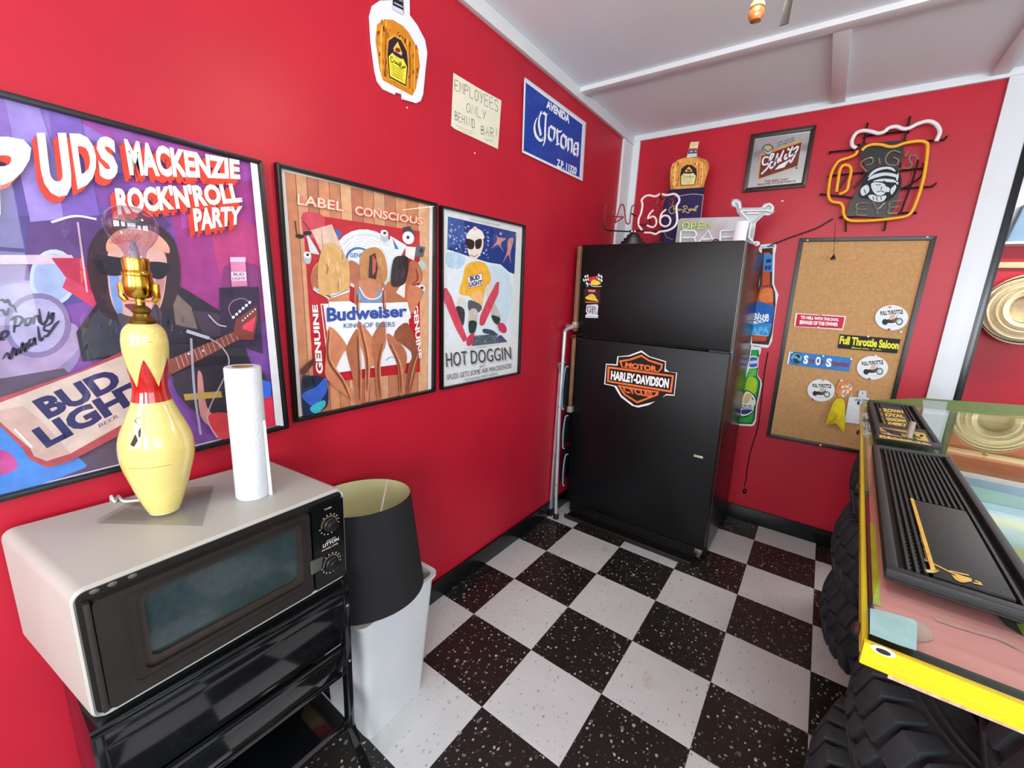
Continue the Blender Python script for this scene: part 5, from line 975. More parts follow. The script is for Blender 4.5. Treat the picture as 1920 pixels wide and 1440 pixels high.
# painted sheet under the glass: stripes; orange and pale blue are painted reflections
BASEC = mat('salmon_panel_paint', 'ee9490', .35, var=.10, vscale=6)
I = [ins(nl, .010, .036), ins(nr_, 0, .036), ins(fr_, 0, -.02), ins(fl_, .010, -.02)]
MB().m(BASEC).hexa([at(p, ZC_ - .025) for p in I] + [at(p, ZC_ - .016) for p in I]).build('painted_panel', t)
a = Art(2, ZC_ - .016, 1); a.step = .0001
a.poly(ZK((425, 370), (800, 400), (1000, 640), (1260, 1000), (1260, 700), (1260, 120), (700, 80), (370, 90), (385, 340)), '5f7f28'); a.poly(ZK((395, 100), (660, 130), (700, 230), (400, 300)), '8a9a5c')
a.poly(ZK((690, 90), (830, 100), (815, 190), (770, 330), (700, 260)), '9fb8b0'); a.poly(ZK((835, 170), (1260, 180), (1260, 600), (900, 520), (800, 400)), '9a9a30'); a.poly(ZK((810, 330), (1000, 380), (1260, 460), (1260, 600), (920, 520)), 'b07a2c')
a.poly(ZK((880, 510), (1260, 590), (1260, 640), (900, 560)), '1f2a2c'); a.poly(ZK((910, 560), (1260, 640), (1260, 700), (960, 640)), '6f9a2c'); a.poly(ZK((960, 650), (1260, 710), (1260, 1170), (1200, 1100)), '9fc4c8'); a.poly(ZK((1010, 730), (1260, 780), (1260, 830), (1040, 780)), 'c4c86c'); a.poly(ZK((1110, 900), (1260, 930), (1260, 990), (1140, 960)), 'c4c86c')
a.poly(ZK((1100, 1290), (1160, 1360), (1260, 1420), (1260, 1340)), '2a3a30'); a.poly(ZK((1215, 1345), (1260, 1350), (1260, 1420)), 'a8b81c')
a.stroke(ZK((760, 1320), (950, 1380), (1120, 1430), (1260, 1500)), .008, 'd8a09a'); a.poly(ZK((640, 1330), (700, 1350), (745, 1400), (740, 1440), (650, 1440)), 'c8a49a', sm=True)
a.stroke(ZK((402, 780), (412, 1000), (425, 1240)), .010, 'c2c428'); a.build('design_and_reflections', t)
# cyan tape over the near corner
tp = Art(2, ZC_ + .0004, 1); tp.poly(ZK((395, 1262), (440, 1268), (640, 1325), (660, 1345), (655, 1500), (560, 1470), (392, 1405)), mat('pale_teal_tape', '8fb4b4', .35, var=.15, vscale=30)); tp.build('tape_patch', t)
# rim: sides as boards, each its own part
def board(name, p, q, z0, z1, th, m_, inw, bev=.002):
    d = (q - p).normalized(); n_ = Vector((-d.y, d.x, 0)) * (th * inw)
    return MB().m(m_).hexa([at(p, z0), at(q, z0), at(q + n_, z0), at(p + n_, z0), at(p, z1), at(q, z1), at(q + n_, z1), at(p + n_, z1)], bev).build(name, t)
board('side_rim', ins(nl, -.004, .01), ins(fl_, -.004, 0), 1.046, ZC_ - .010, .006, YEL, -1)
board('gap_strip', ins(nl, .0045, .032), ins(fl_, .0045, -.02), 1.047, ZC_ - .011, .004, DKG, -1)
board('end_rim', ins(nl, -.004, -.002), ins(nr_, 0, -.002), 1.043, ZC_ - .002, .008, YEL, 1, .002)
board('gap_strip', ins(nl, .006, .0065), ins(nr_, 0, .0065), 1.047, ZC_ - .0095, .026, DKG, 1)
WOODP = mat('raw_plywood', 'a4836a', .8, col2='c9ab90', vscale=20, stretch=(12, 1, 1))
J = [ins(nl, .022, .012), ins(nr_, 0, .030), ins(fr_, 0, -.03), ins(fl_, .022, -.03)]
MB().m(WOODP).hexa([at(p, 1.030) for p in J] + [at(p, 1.042) for p in J]).build('plywood_base', t)
ht = MB().m(mat('hole_chip', 'e8e4c8', .6)); pc_ = on(1, nl.y - .0022, 1656, 1221)
ht.lathe(pc_, [(.0065, 0), (.006, .0006)], 18, axis=(0, -1, 0), sx=1.5, sy=.7).m(BLACKM).lathe(pc_ + Vector((0, -.0007, 0)), [(.0036, 0), (.0036, .0008)], 14, axis=(0, -1, 0), sx=1.6, sy=.7); ht.build('bolt_hole', t)
bt = MB().m(mat('rusty_bolt', '3a241c', .7, metal=.3))
for k, (u, v) in enumerate(((1615, 760), (1614, 816), (1616, 922), (1614, 1192))):
    p = cp(u, v, 1.045); d = (p - at(nl, 1.045)); q = MB().m(mat('rusty_bolt', '3a241c', .7)); yy = p.y; xx = nl.x + (fl_.x - nl.x) * (yy - nl.y) / (fl_.y - nl.y) - .005
    q.lathe(Vector((xx, yy, 1.052)), [(.007, 0), (.007, .004), (.004, .006), (.0, .007)], 8, axis=(-1, .05, 0)); q.build('bolt', t)
# ---- rubber bar mats
RUB = mat('black_rubber_mat', '17181a', .55, var=.2, vscale=20, bump=.3, bscale=120); RUBH = mat('black_rubber_rib', '0b0b0c', .5)
def quadp(c, h):
    return lambda x, y, z=0.0: (c[0] * (1 - x) + c[1] * x) * (1 - y) + (c[3] * (1 - x) + c[2] * x) * y + Vector((0, 0, h + z))
def bar_mat(label, corners, ribs, skip):
    "corners near-left, near-right, far-right, far-left on the glass"
    c = [Vector((p.x, p.y, 0)) for p in corners]; q = quadp(c, ZC_ + .0006); cen = sum(c, Vector()) / 4
    t_ = thing('bar_mat', label, 'bar mat', (cen.x, cen.y, ZC_), 'rubber mats on the bar counter')
    W = (c[1] - c[0]).length; L = (c[3] - c[0]).length; rx = .012 / W; ry = .014 / L
    MB().m(RUBH).hexa([q(0, 0), q(1, 0), q(1, 1), q(0, 1), q(0, 0, .003), q(1, 0, .003), q(1, 1, .003), q(0, 1, .003)]).build('mat_base', t_)
    for (x0, y0, x1, y1) in ((0, 0, 1, ry), (0, 1 - ry, 1, 1), (0, ry, rx, 1 - ry), (1 - rx, ry, 1, 1 - ry)):
        MB().m(RUB).hexa([q(x0, y0), q(x1, y0), q(x1, y1), q(x0, y1), q(x0, y0, .014), q(x1, y0, .014), q(x1, y1, .014), q(x0, y1, .014)], .002).build('rim', t_)
    for i in range(ribs):
        x = rx * 1.6 + (1 - 3.2 * rx) * (i + .5) / ribs; w_ = (1 - 3.2 * rx) / ribs * .30; segs = [(ry * 1.5, 1 - ry * 1.5)]
        for (a0, b0, a1, b1) in skip:
            if a0 < x < a1: segs = [s_ for lo, hi in segs for s_ in ((lo, min(hi, b0)), (max(lo, b1), hi)) if s_[1] - s_[0] > .02]
        for lo, hi in segs:
            mb = MB().m(RUB); mb.hexa([q(x - w_, lo, .003), q(x + w_, lo, .003), q(x + w_, hi, .003), q(x - w_, hi, .003), q(x - w_ * .7, lo, .011), q(x + w_ * .7, lo, .011), q(x + w_ * .7, hi, .011), q(x - w_ * .7, hi, .011)])
            mb.build('rib', t_)
            n_ = int((hi - lo) * L / .011); stm = MB().m(RUBH)
            for k in range(n_):
                yk = lo + (hi - lo) * (k + .5) / n_; e = .0022 / L; stm.hexa([q(x + w_ * 1.1, yk - e, .003), q(x + w_ * 1.9, yk - e, .003), q(x + w_ * 1.9, yk + e, .003), q(x + w_ * 1.1, yk + e, .003), q(x + w_ * 1.1, yk - e, .0075), q(x + w_ * 1.9, yk - e, .0075), q(x + w_ * 1.9, yk + e, .0075), q(x + w_ * 1.1, yk + e, .0075)])
            o_ = stm.build('rib_cleats', t_); 
            if o_: o_['kind'] = 'stuff'
    return t_, q
near = [cp(1657, 1085), None, cp(1778, 866), cp(1634, 842)]
near[1] = near[0] + Vector((near[2] - near[3])) * 1.06; near[1].y = cp(1920, 1168).y - .004
t1_, q = bar_mat('large ribbed black bar mat with a flat pad and gold pinstripe logo, nearer one', near, 13, [(.30, .02, .80, .47)])
MB().m(RUB).hexa([q(.31, .04, .003), q(.80, .04, .003), q(.80, .46, .003), q(.31, .46, .003), q(.31, .04, .0125), q(.80, .04, .0125), q(.80, .46, .0125), q(.31, .46, .0125)], .003).build('logo_pad', t1_)
GOLD = mat('gold_mat_print', 'c9a02c', .4, var=.15, vscale=60)
MB().m(GOLD).hexa([q(.305, .06, .0125), q(.335, .06, .0125), q(.335, .455, .0125), q(.305, .455, .0125), q(.305, .06, .0145), q(.335, .06, .0145), q(.335, .455, .0145), q(.305, .455, .0145)]).build('gold_strip', t1_)
a = Art(2, ZC_ + .0006 + .0128, 1)
a.text('Johnnie Walker', *ZK((700, 985), (665, 845), (735, 1000)), '8a7a58', .02, tr=ZK((692, 838))[0])
for qq in (((700, 990), (740, 1005), (800, 1035), (860, 1065), (900, 1080)), ((720, 1050), (775, 1045), (740, 1060)), ((840, 1050), (880, 1060), (950, 1075)), ((860, 1075), (900, 1110), (960, 1105)), ((985, 1105), (1020, 1120)), ((975, 1118), (1025, 1128))): a.stroke(ZK(*qq), .0034, GOLD)
a.poly(ZK((870, 1065), (920, 1080), (965, 1095), (955, 1112), (910, 1110), (885, 1090)), GOLD, sm=True); a.poly(ZK((705, 1040), (735, 1050), (775, 1048), (745, 1062), (715, 1060)), 'b9b48a'); a.build('logo_print', t1_)
fm = [cp(1640, 823), cp(1765, 846), cp(1714, 768), cp(1626, 757)]
t2_, q = bar_mat('small ribbed black bar mat with gold and red lettered panel, farther one', fm, 10, [(.28, .33, .72, .97), (.08, .02, .92, .33)])
MB().m(RUB).hexa([q(.08, .04, .003), q(.92, .04, .003), q(.92, .31, .003), q(.08, .31, .003), q(.08, .04, .011), q(.92, .04, .011), q(.92, .31, .011), q(.08, .31, .011)]).build('logo_pad', t2_)
a = Art(2, ZC_ + .0006 + .0114, 1)
a.poly(ZL((265, 418), (800, 490), (880, 635), (290, 545)), 'b89a58'); a.poly(ZL((280, 460), (330, 470), (560, 580), (480, 570), (290, 500)), 'c03a2c'); a.poly(ZL((300, 425), (600, 490), (560, 530), (420, 500)), '2a2014'); a.poly(ZL((640, 500), (800, 500), (850, 600), (660, 575)), 'c9b04a')
rn = random.Random(9)
for k in range(26): x = rn.uniform(300, 800); y = 440 + (x - 300) * .13 + rn.uniform(0, 70); a.poly(ZL((x, y), (x + 38, y + 10), (x + 30, y + 22), (x + 4, y + 14)), rn.choice(('1c140c', 'd8bc6c', 'e0cc98', '1c140c')), l=12)
a.n = 14; a.text('RESERVE', *ZL((300, 540), (860, 628), (290, 500)), 'd8bc6c', .04, tr=ZL((830, 590))[0])
a.build('logo_print', t2_)
MB().m(RUB).hexa([q(.28, .35, .003), q(.72, .35, .003), q(.72, .95, .003), q(.28, .95, .003), q(.28, .35, .008), q(.72, .35, .008), q(.72, .95, .008), q(.28, .95, .008)]).build('letter_pad', t2_)
a = Art(2, ZC_ + .0006 + .0082, 1)
for i, (w_, y) in enumerate((('CROWN', 235), ('ROYAL', 285), ('CANADIAN', 335), ('WHISKY', 385))): a.text(w_, *ZL((300 + i * 15, y + 14), (570 + i * 14, y + 38), (288 + i * 15, y - 30)), 'e0c060', .07, tr=ZL((556 + i * 14, y + 0))[0])
a.build('letter_print', t2_)
pg = MB().m(mat('grey_wooden_peg', '8a8070', .6, var=.2, vscale=40)); p0 = cp(1704, 822, ZC_ + .0115); pg.lathe(p0, [(.0065, 0), (.0065, .042), (.0055, .044)], 14); tag(pg.build('grey_peg'), 'short grey peg standing on the small gold-lettered bar mat', 'peg')
# bottle opener sliver lying on the glass
# ---- tyres
TYR = mat('dusty_tyre_rubber', '303538', .75, var=.35, vscale=14, bump=.5, bscale=70)
def tyre(label, c, r, w_, lugs, phase=0.0):
    t_ = thing('tyre', label, 'tyre', tuple(c), 'off-road tyres stacked under the bar'); c = Vector(c); h = w_
    pr = [(r * .56, .02 * h), (r * .60, 0), (r * .72, .01 * h), (r * .80, .0 * h), (r * .885, .06 * h), (r * .925, .16 * h), (r * .965, .30 * h), (r * .972, .5 * h), (r * .965, .70 * h), (r * .925, .84 * h), (r * .885, .94 * h), (r * .80, 1.0 * h), (r * .72, .99 * h), (r * .60, 1.0 * h), (r * .56, .98 * h), (r * .60, .86 * h), (r * .80, .8 * h), (r * .86, .5 * h), (r * .80, .2 * h), (r * .60, .14 * h), (r * .56, .02 * h)]
    MB().m(TYR).lathe(c, pr, 64, cap=False).build('carcass', t_)
    rg = MB().m(TYR)
    for rr_ in (.70, .755): rg.lathe(c + Vector((0, 0, .99 * h)), [(r * rr_, 0), (r * (rr_ + .006), .006), (r * (rr_ + .014), .006), (r * (rr_ + .02), 0)], 64, cap=False)
    rg.build('sidewall_ridge', t_)
    protos = []
    for kind in range(3):
        mb = MB().m(TYR); 
        def pt(rad, ang, z): return Vector((rad * math.cos(ang), rad * math.sin(ang), z))
        s_ = PI / lugs
        if kind == 0: a0, a1, z0, z1, r0, r1, sk = -s_ * .85, s_ * .6, .66 * h, .985 * h, r * .90, r * 1.0, s_ * .5      # upper shoulder lug wraps on to the sidewall
        elif kind == 1: a0, a1, z0, z1, r0, r1, sk = -s_ * .78, s_ * .5, .015 * h, .34 * h, r * .90, r * 1.0, -s_ * .5
        else: a0, a1, z0, z1, r0, r1, sk = -s_ * .9, s_ * .35, .37 * h, .63 * h, r * .92, r * 1.0, s_ * .9
        t0 = .97 if kind == 2 else .955
        def ro(z): 
            e = abs(z / h - .5) * 2; return r * (1.0 - .05 * e ** 6 - (.0 if kind == 2 else .01 * e))
        q8 = [pt(r0, a0, z0), pt(r0, a1, z0), pt(ro(z0), a1, z0), pt(ro(z0), a0, z0), pt(r0, a0 + sk, z1), pt(r0, a1 + sk, z1), pt(ro(z1), a1 + sk, z1), pt(ro(z1), a0 + sk, z1)]
        mb.hexa(q8, .004)
        if kind == 0: mb.hexa([pt(r * .80, a0 + sk + s_ * .2, .97 * h), pt(r * .80, a1 + sk - s_ * .1, .97 * h), pt(r * .955, a1 + sk, .90 * h), pt(r * .955, a0 + sk, .90 * h), pt(r * .81, a0 + sk + s_ * .2, 1.02 * h), pt(r * .81, a1 + sk - s_ * .1, 1.02 * h), pt(r * .95, a1 + sk, .985 * h), pt(r * .95, a0 + sk, .985 * h)], .003)
        protos.append(mb)
    me = []
    for k, mb in enumerate(protos):
        o_ = mb.build('tread_block', None); me.append(o_.data); bpy.data.objects.remove(o_)
    for i in range(lugs):
        for k in range(3):
            o_ = bpy.data.objects.new('tread_block', me[k]); COL.objects.link(o_); o_.parent = t_; o_.rotation_euler = (0, 0, phase + 2 * PI * (i + (.5 if k == 1 else 0)) / lugs)
    return t_
h1 = .285
tyre('lowest big off-road tyre of the far stack, resting on the floor', (1.885, -.82, 0), .46, h1, 38)
tyre('middle tyre of the far stack under the bar counter', (1.865, -.84, h1 * 1.022 + .001), .45, h1, 38, .1)
tyre('top tyre of the far stack directly beneath the bar counter', (1.88, -.83, 2 * h1 * 1.022 + .002), .45, h1, 38, .05)
tyre('lowest big off-road tyre of the near stack, resting on the floor', (1.84, -1.735, 0), .447, h1, 38, .07)
tyre('second tyre of the near stack with clear shoulder lugs on its rim', (1.87, -1.74, h1 * 1.022 + .001), .43, .262, 40)
tyre('greyer tyre lying offset on top of the near stack under the yellow rim', (2.015, -1.98, h1 * 1.022 + .262 * 1.022 + .003), .43, .285, 38, .04)
BLK = mat('plywood_block', '2a221c', .8)
for k, (x_, y_) in enumerate(((1.62, -1.12), (1.86, -2.14))):
    zt = (3 * h1 * 1.022 + .006) if k == 0 else (2 * h1 * 1.022 + .262 * 1.022 + .008)
    mb = MB().m(BLK).box((x_ - .08, y_ - .08, zt), (x_ + .08, y_ + .08, 1.029)); mb.build('support_block', t)
# ================================================================== beyond the opening: straw hats on the peg rail
PINE = mat('pale_pine_rail', 'd8b98a', .6, col2='e2c9a0', vscale=6, stretch=(1, 1, 12)); STR = mat('straw_weave', 'd8c49c', .8, col2='e6d8b8', vscale=60, bump=.8, bscale=220)
t = thing('peg_rail', 'pale wooden peg rail on the red wall beyond the opening', 'rail', (2.5, 1.385, 1.735)); MB().m(PINE).box((2.115, 1.378, 1.715), (3.2, 1.4, 1.752), .003).build('board', t)
for x_ in (2.33, 2.85): MB().m(PINE).lathe((x_, 1.378, 1.73), [(.008, 0), (.008, .05), (.012, .055), (.0, .065)], 10, axis=(0, -1, -.15)).build('peg', t)
def hat(label, c, r, tilt):
    t_ = thing('straw_hat', label, 'hat', tuple(c), 'straw hats hanging beyond the opening'); c = Vector(c)
    ax = Vector((-.12, -1, tilt)).normalized()
    pr = [(.0, -.02), (.05, -.018), (.075, -.03), (.082, .0), (.088, .055), (.10, .066)] + [(.10 + (r - .10) * k / 8, .066 + .010 * math.sin(k * 2.4) - .02 * (k / 8) ** 2) for k in range(1, 9)]
    pr2 = pr + [(r + .004, pr[-1][1] - .004), (r, pr[-1][1] - .010)] + [(a_, b_ - .006) for a_, b_ in reversed(pr[4:-1])] + [(.076, -.004), (.07, -.036), (.0, -.026)]
    MB().m(STR).lathe(c, pr2, 40, axis=ax, cap=False, sx=1.0, sy=1.06).build('woven_body', t_)
    rg = MB().m(mat('brown_hat_binding', '3a241a', .7)); u = ax.orthogonal().normalized(); v = ax.cross(u)
    rg.tube([c + ax * (pr[-1][1] - .003) + u * ((r + .002) * math.cos(2 * PI * k / 40)) + v * ((r + .002) * math.sin(2 * PI * k / 40)) for k in range(40)], .004, 6, closed=True); rg.build('edge_binding', t_)
    wv = MB().m(mat('straw_groove', 'a88c5c', .8))
    for j in range(5):
        rr = .115 + (r - .125) * j / 5; wv.tube([c + ax * .069 + u * (rr * math.cos(2 * PI * k / 36)) + v * (rr * math.sin(2 * PI * k / 36)) for k in range(36)], .0016, 4, closed=True)
    wv.build('weave_rings', t_)['kind'] = 'stuff'
    lb_ = MB().m(mat('tan_sweatband', 'b9905c', .7)); lb_.lathe(c, [(.083, .01), (.088, .05)], 30, axis=ax, cap=False); lb_.build('sweatband', t_)
    return t_
hat('wide straw hat with dark bound edge hanging beyond the opening, nearest the black trim', (2.315, 1.33, 1.44), .215, .10)
hat('second straw hat on the rail, farther along and mostly out of view', (2.86, 1.33, 1.45), .20, .08)
mb = MB().m(mat('dusty_blue_panel', '7f9cb4', .6, var=.1, vscale=5)); mb.hexa([(2.135, 1.33, 1.88), (2.9, 1.33, 1.88), (2.9, 1.395, 1.88), (2.135, 1.395, 1.88), (2.175, 1.35, 2.12), (2.9, 1.35, 2.12), (2.9, 1.395, 2.12), (2.175, 1.395, 2.12)], .01); tag(mb.build('blue_panel'), 'dull blue leaning panel on the ledge above the straw hats', 'panel')
struct('trim_ledge', MB().m(WHITE).box((0, 1.30, 1.862), (4.1, 1.4, 1.878)))
q = MB().m(WHITE).box((2.3, .62, 2.41), (3.5, .90, H)); fx = tag(q.build('added_light_housing'), 'flat white housing added for the fill light beyond the opening', 'ceiling light')  # unseen housing added to go with the far-room fill light
# ================================================================== metal cart by the left wall
GP = mat('black_gloss_cart', '0a0c0e', .10, var=.3, vscale=5, coat=.4, bump=.04, bscale=10); CHIP = mat('chipped_white_edge', 'b9bcc0', .6)
XF = .372
t = thing('cart', 'glossy black two-tier cart carrying the old microwave oven', 'cart', (.19, -2.69, 0))
yL, yR_ = -2.925, -2.452; TP = .655
def cbx(name, a_, b_, m_=GP, bev=.002, par=t): return MB().m(m_).box(a_, b_, bev).build(name, par)
cbx('top_shelf', (.02, yL, TP - .012), (XF, yR_, TP)); cbx('front_lip', (XF - .010, yL, TP - .048), (XF + .002, yR_, TP - .012))
MB().m(CHIP).box((XF + .0015, yL - .002, TP - .03), (XF + .004, yL + .02, TP)).build('chipped_corner', t) if False else None
# two sloping glossy rails below the lip
def slab(name, x0, z0, x1, z1, th=.008): MB().m(GP).hexa([(x0, yL + .012, z0), (x0, yR_ - .014, z0), (x0 - th, yR_ - .014, z0), (x0 - th, yL + .012, z0), (x1, yL + .012, z1), (x1, yR_ - .014, z1), (x1 - th, yR_ - .014, z1), (x1 - th, yL + .012, z1)], .002).build(name, t)
slab('upper_panel', XF - .020, .475, XF - .012, .607); slab('panel_rail', XF - .008, .455, XF - .008, .473, .012); slab('lower_panel', XF - .022, .385, XF - .014, .453)
cbx('middle_shelf', (.03, yL + .012, .370), (XF - .02, yR_ - .014, .384))
cbx('bottom_shelf', (.03, yL + .012, .225), (XF - .012, yR_ - .014, .236)); cbx('shelf_lip', (XF - .014, yL + .012, .205), (XF - .008, yR_ - .014, .236))
cbx('side_panel', (.03, yL, .30), (XF - .012, yL + .008, TP - .014), mat('side_panel_wall_reflection', '3a1020', .2, var=.4, vscale=9)); cbx('back_panel', (.022, yL + .012, .24), (.028, yR_ - .014, TP - .014))  # black side panel tinted wine to carry the red wall's reflection
for y_, s_ in ((yR_, 1), (yL, -1)):
    for x_, d_ in ((XF, 1), (.05, -1)):
        mb = MB().m(GP); yy = y_ - (.012 if s_ > 0 else -.004)
        mb.hexa([(x_ - .018 * (d_ > 0), yy - .004, .215), (x_ + .004, yy - .004, .215), (x_ + .004, yy + .012, .215), (x_ - .018 * (d_ > 0) - .0, yy + .012, .215), (x_ - .018 * (d_ > 0), yy - .004, TP - .014), (x_ + .004, yy - .004, TP - .014), (x_ + .004, yy + .012, TP - .014), (x_ - .018 * (d_ > 0), yy + .012, TP - .014)], .001)
        e = Vector((.012 * d_, .040 * s_ if d_ > 0 else .02 * s_, 0)); o0 = Vector((x_ - .007, yy + .004, .218)); mb.bar(o0, Vector((o0.x + e.x, o0.y + e.y, .018)), .022, .012, up=(1, 0, 0), bev=.001); mb.build('leg', t)
        MB().m(BLACKM).lathe((o0.x + e.x, o0.y + e.y, 0), [(.013, 0), (.013, .014), (.010, .022)], 12).build('glide', t)
for z_ in (.598, .430): MB().m(SCREWM).lathe((XF + .004, yR_ - .006, z_), [(.004, 0), (.003, .002)], 8, axis=(1, 0, 0)).build('screw', t)
# ================================================================== microwave
BEI = mat('beige_enamel', 'b0afa6', .38, var=.04, vscale=5, bump=.05, bscale=30); BRN = mat('dark_brown_plastic', '1f1a17', .38, var=.25, vscale=14, bump=.25, bscale=160)
c0 = [Vector((.352, -2.918, 0)), Vector((.336, -2.434, 0)), Vector((.040, -2.466, 0)), Vector((.030, -2.962, 0))]   # fl fr br bl
MZ0, MZ1 = TP + .001, .905
t = thing('microwave_oven', 'old beige and dark brown microwave oven with two dials on the cart', 'microwave', (.19, -2.7, MZ0))
bm = bmesh.new(); vs = [bm.verts.new(at(p, MZ0)) for p in c0] + [bm.verts.new(at(p, MZ1)) for p in c0]
for f in ((0, 3, 2, 1), (4, 5, 6, 7), (0, 1, 5, 4), (1, 2, 6, 5), (2, 3, 7, 6), (3, 0, 4, 7)): bm.faces.new([vs[i] for i in f])
ed = [e for e in bm.edges if abs((e.verts[0].co - e.verts[1].co).x) > .15]
bmesh.ops.bevel(bm, geom=ed, offset=.020, segments=5, affect='EDGES', profile=.5); bm.verts.index_update()
mb = MB().m(BEI).add([v.co.copy() for v in bm.verts], [[v.index for v in f.verts] for f in bm.faces], True); bm.free(); mb.build('casing', t)
fd = (c0[1] - c0[0]); WF_ = fd.length; fd = fd.normalized(); fn = Vector((fd.y, -fd.x, 0)); fn = fn if fn.x > 0 else -fn
def F(s_, z, d=0.0): return c0[0] + fd * s_ + fn * d + Vector((0, 0, z))
def rrect(s0, s1, z0, z1, r, n=5):
    out = []
    for cx, cz, a0 in ((s1 - r, z0 + r, -PI / 2), (s1 - r, z1 - r, 0), (s0 + r, z1 - r, PI / 2), (s0 + r, z0 + r, PI)):
        for k in range(n + 1): an = a0 + PI / 2 * k / n; out.append((cx + r * math.cos(an), cz + r * math.sin(an)))
    return out
def plate(name, rect, d0, d1, m_, par=t, r=.010):
    o_ = rrect(*rect, r); mb = MB().m(m_); mb.prism([F(a_, b_, d0) for a_, b_ in o_], fn * (d1 - d0)); return mb.build(name, par)
def frame_(name, ro, ri, d0, d1, di, m_, par=t, r0=.010, r1=.014):
    A = rrect(*ro, r0); B = rrect(*ri, r1); mb = MB().m(m_)
    P0 = [F(a_, b_, d0) for a_, b_ in A]; P1 = [F(a_, b_, d1) for a_, b_ in A]; Q1 = [F(a_, b_, d1) for a_, b_ in B]; Q0 = [F(a_, b_, di) for a_, b_ in B]
    mb.ring(P0, P1).ring(P1, Q1).ring(Q1, Q0); return mb.build(name, par)
W_ = WF_
plate('front_bezel', (.007, W_ - .007, MZ0 + .008, MZ1 - .007), .0, .004, mat('black_bezel', '17120f', .5), r=.014)
S1 = W_ * .795
MB().m(BEI).ring([F(a_, b_, .0) for a_, b_ in rrect(0.001, W_ - .001, MZ0 + .001, MZ1 - .001, .019)], [F(a_, b_, .007) for a_, b_ in rrect(.004, W_ - .004, MZ0 + .004, MZ1 - .004, .017)]).ring([F(a_, b_, .007) for a_, b_ in rrect(.004, W_ - .004, MZ0 + .004, MZ1 - .004, .017)], [F(a_, b_, .004) for a_, b_ in rrect(.007, W_ - .007, MZ0 + .008, MZ1 - .007, .014)]).build('casing_lip', t)
dz0, dz1 = MZ0 + .018, MZ1 - .022
wi = (.085, S1 - .028, dz0 + .052, dz1 - .030)
door = frame_('door', (.022, S1, dz0, dz1), (wi[0] - .012, wi[1] + .012, wi[2] - .016, wi[3] + .010), .004, .020, .013, BRN)
frame_('window_bezel', (wi[0] - .012, wi[1] + .012, wi[2] - .016, wi[3] + .010), wi, .010, .013, .006, mat('bronze_bezel', '3a322c', .25, metal=.3), door, .014, .012)
plate('window_screen', wi, .0045, .0062, mat('dark_grey_oven_window', '2a3638', .14, var=.15, vscale=60, coat=.5), door, .012)
frame_('window_groove', (wi[0] - .03, wi[1] + .02, wi[2] - .030, wi[3] + .018), (wi[0] - .027, wi[1] + .017, wi[2] - .027, wi[3] + .015), .0195, .0212, .0195, BRN, door, .014, .012)
MB().m(mat('side_grip', '2a2420', .4)).bar(F(.017, dz0, .012), F(.017, dz1, .012), .008, .014, up=tuple(fn), bev=.002).build('hinge_strip', t)
mb = MB().m(CHROME); 
for s_ in (.030, .052, .078): mb = MB().m(mat('dull_hinge_cap', '6a6460', .3, metal=.3)); mb.lathe(F(s_, dz1 + .010, .004), [(.004, 0), (.004, .002), (.0, .003)], 10, axis=tuple(fn), sx=1.6); mb.build('hinge_cap', t)
cp_ = plate('control_panel', (S1 + .006, W_ - .012, dz0 - .002, dz1 + .004), .004, .018, mat('black_control_panel', '0c0d0d', .16), r=.005)
s0_, s1_ = S1 + .006, W_ - .012; cw = s1_ - s0_
def dial(zc, r, nm):
    q = MB().m(mat('dial_black', '141412', .3)); c_ = F(s0_ + cw * .52, zc, .018); q.lathe(c_, [(r, 0), (r, .006), (r * .86, .008), (r * .8, .016), (r * .6, .018), (0, .018)], 28, axis=tuple(fn)); 
    u = fd; q.bar(c_ + fn * .017 - u * r * .7, c_ + fn * .017 + u * r * .7, .007, .010, up=tuple(fn), bev=.001); q.build(nm, cp_)
    tk = MB().m(mat('dial_marks', 'c9c4b8', .5)); 
    for k in range(16):
        an = 2 * PI * k / 16 + .2
        if k in (6, 7): continue
        d_ = fd * math.cos(an) + Vector((0, 0, 1)) * math.sin(an); p = c_ + fn * .0003; tk.bar(p + d_ * (r * 1.42), p + d_ * (r * 1.62), .0016, .0008, up=tuple(fn))
    o_ = tk.build('dial_scale', cp_); o_['kind'] = 'stuff'
    q = MB().m(mat('dial_arc', '6a5644', .5)); A = []; B = []
    for k in range(20): an = PI * (1.05 - 1.5 * k / 19); d_ = fd * math.cos(an) + Vector((0, 0, 1)) * math.sin(an); A.append(c_ + fn * .0003 + d_ * r * 1.12); B.append(c_ + fn * .0003 + d_ * r * 1.32)
    q.add(A + B, [(i, i + 1, 21 + i, 20 + i) for i in range(19)], False); q.build('dial_arc', cp_)
zc1, zc2 = dz1 - .052, dz0 + .052
dial(zc1, .0165, 'timer_dial'); dial(zc2, .0165, 'power_dial')
a_v, a_f = text_mesh('LITTON', .02)
def ftext(s_, x0, z0, w1, h1_, m_, bold=.02):
    v_, f_ = text_mesh(s_, bold); return MB().m(m_).add([F(x0 + x * w1, z0 + y * h1_, .0184) for x, y in v_], f_, False).build('lettering', cp_)
LT = mat('panel_lettering', 'c9c6bc', .5); zm = (zc1 + zc2) / 2
ftext('LITTON', s0_ + cw * .28, zm - .002, cw * .52, .009, LT, .03); ftext('MINUTES', s0_ + cw * .40, zm + .009, cw * .3, .0035, LT, 0); ftext('POWER LEVEL', s0_ + cw * .24, zm - .011, cw * .54, .0045, LT, 0); ftext('TIMER', s0_ + cw * .38, dz1 - .012, cw * .24, .004, LT, 0)
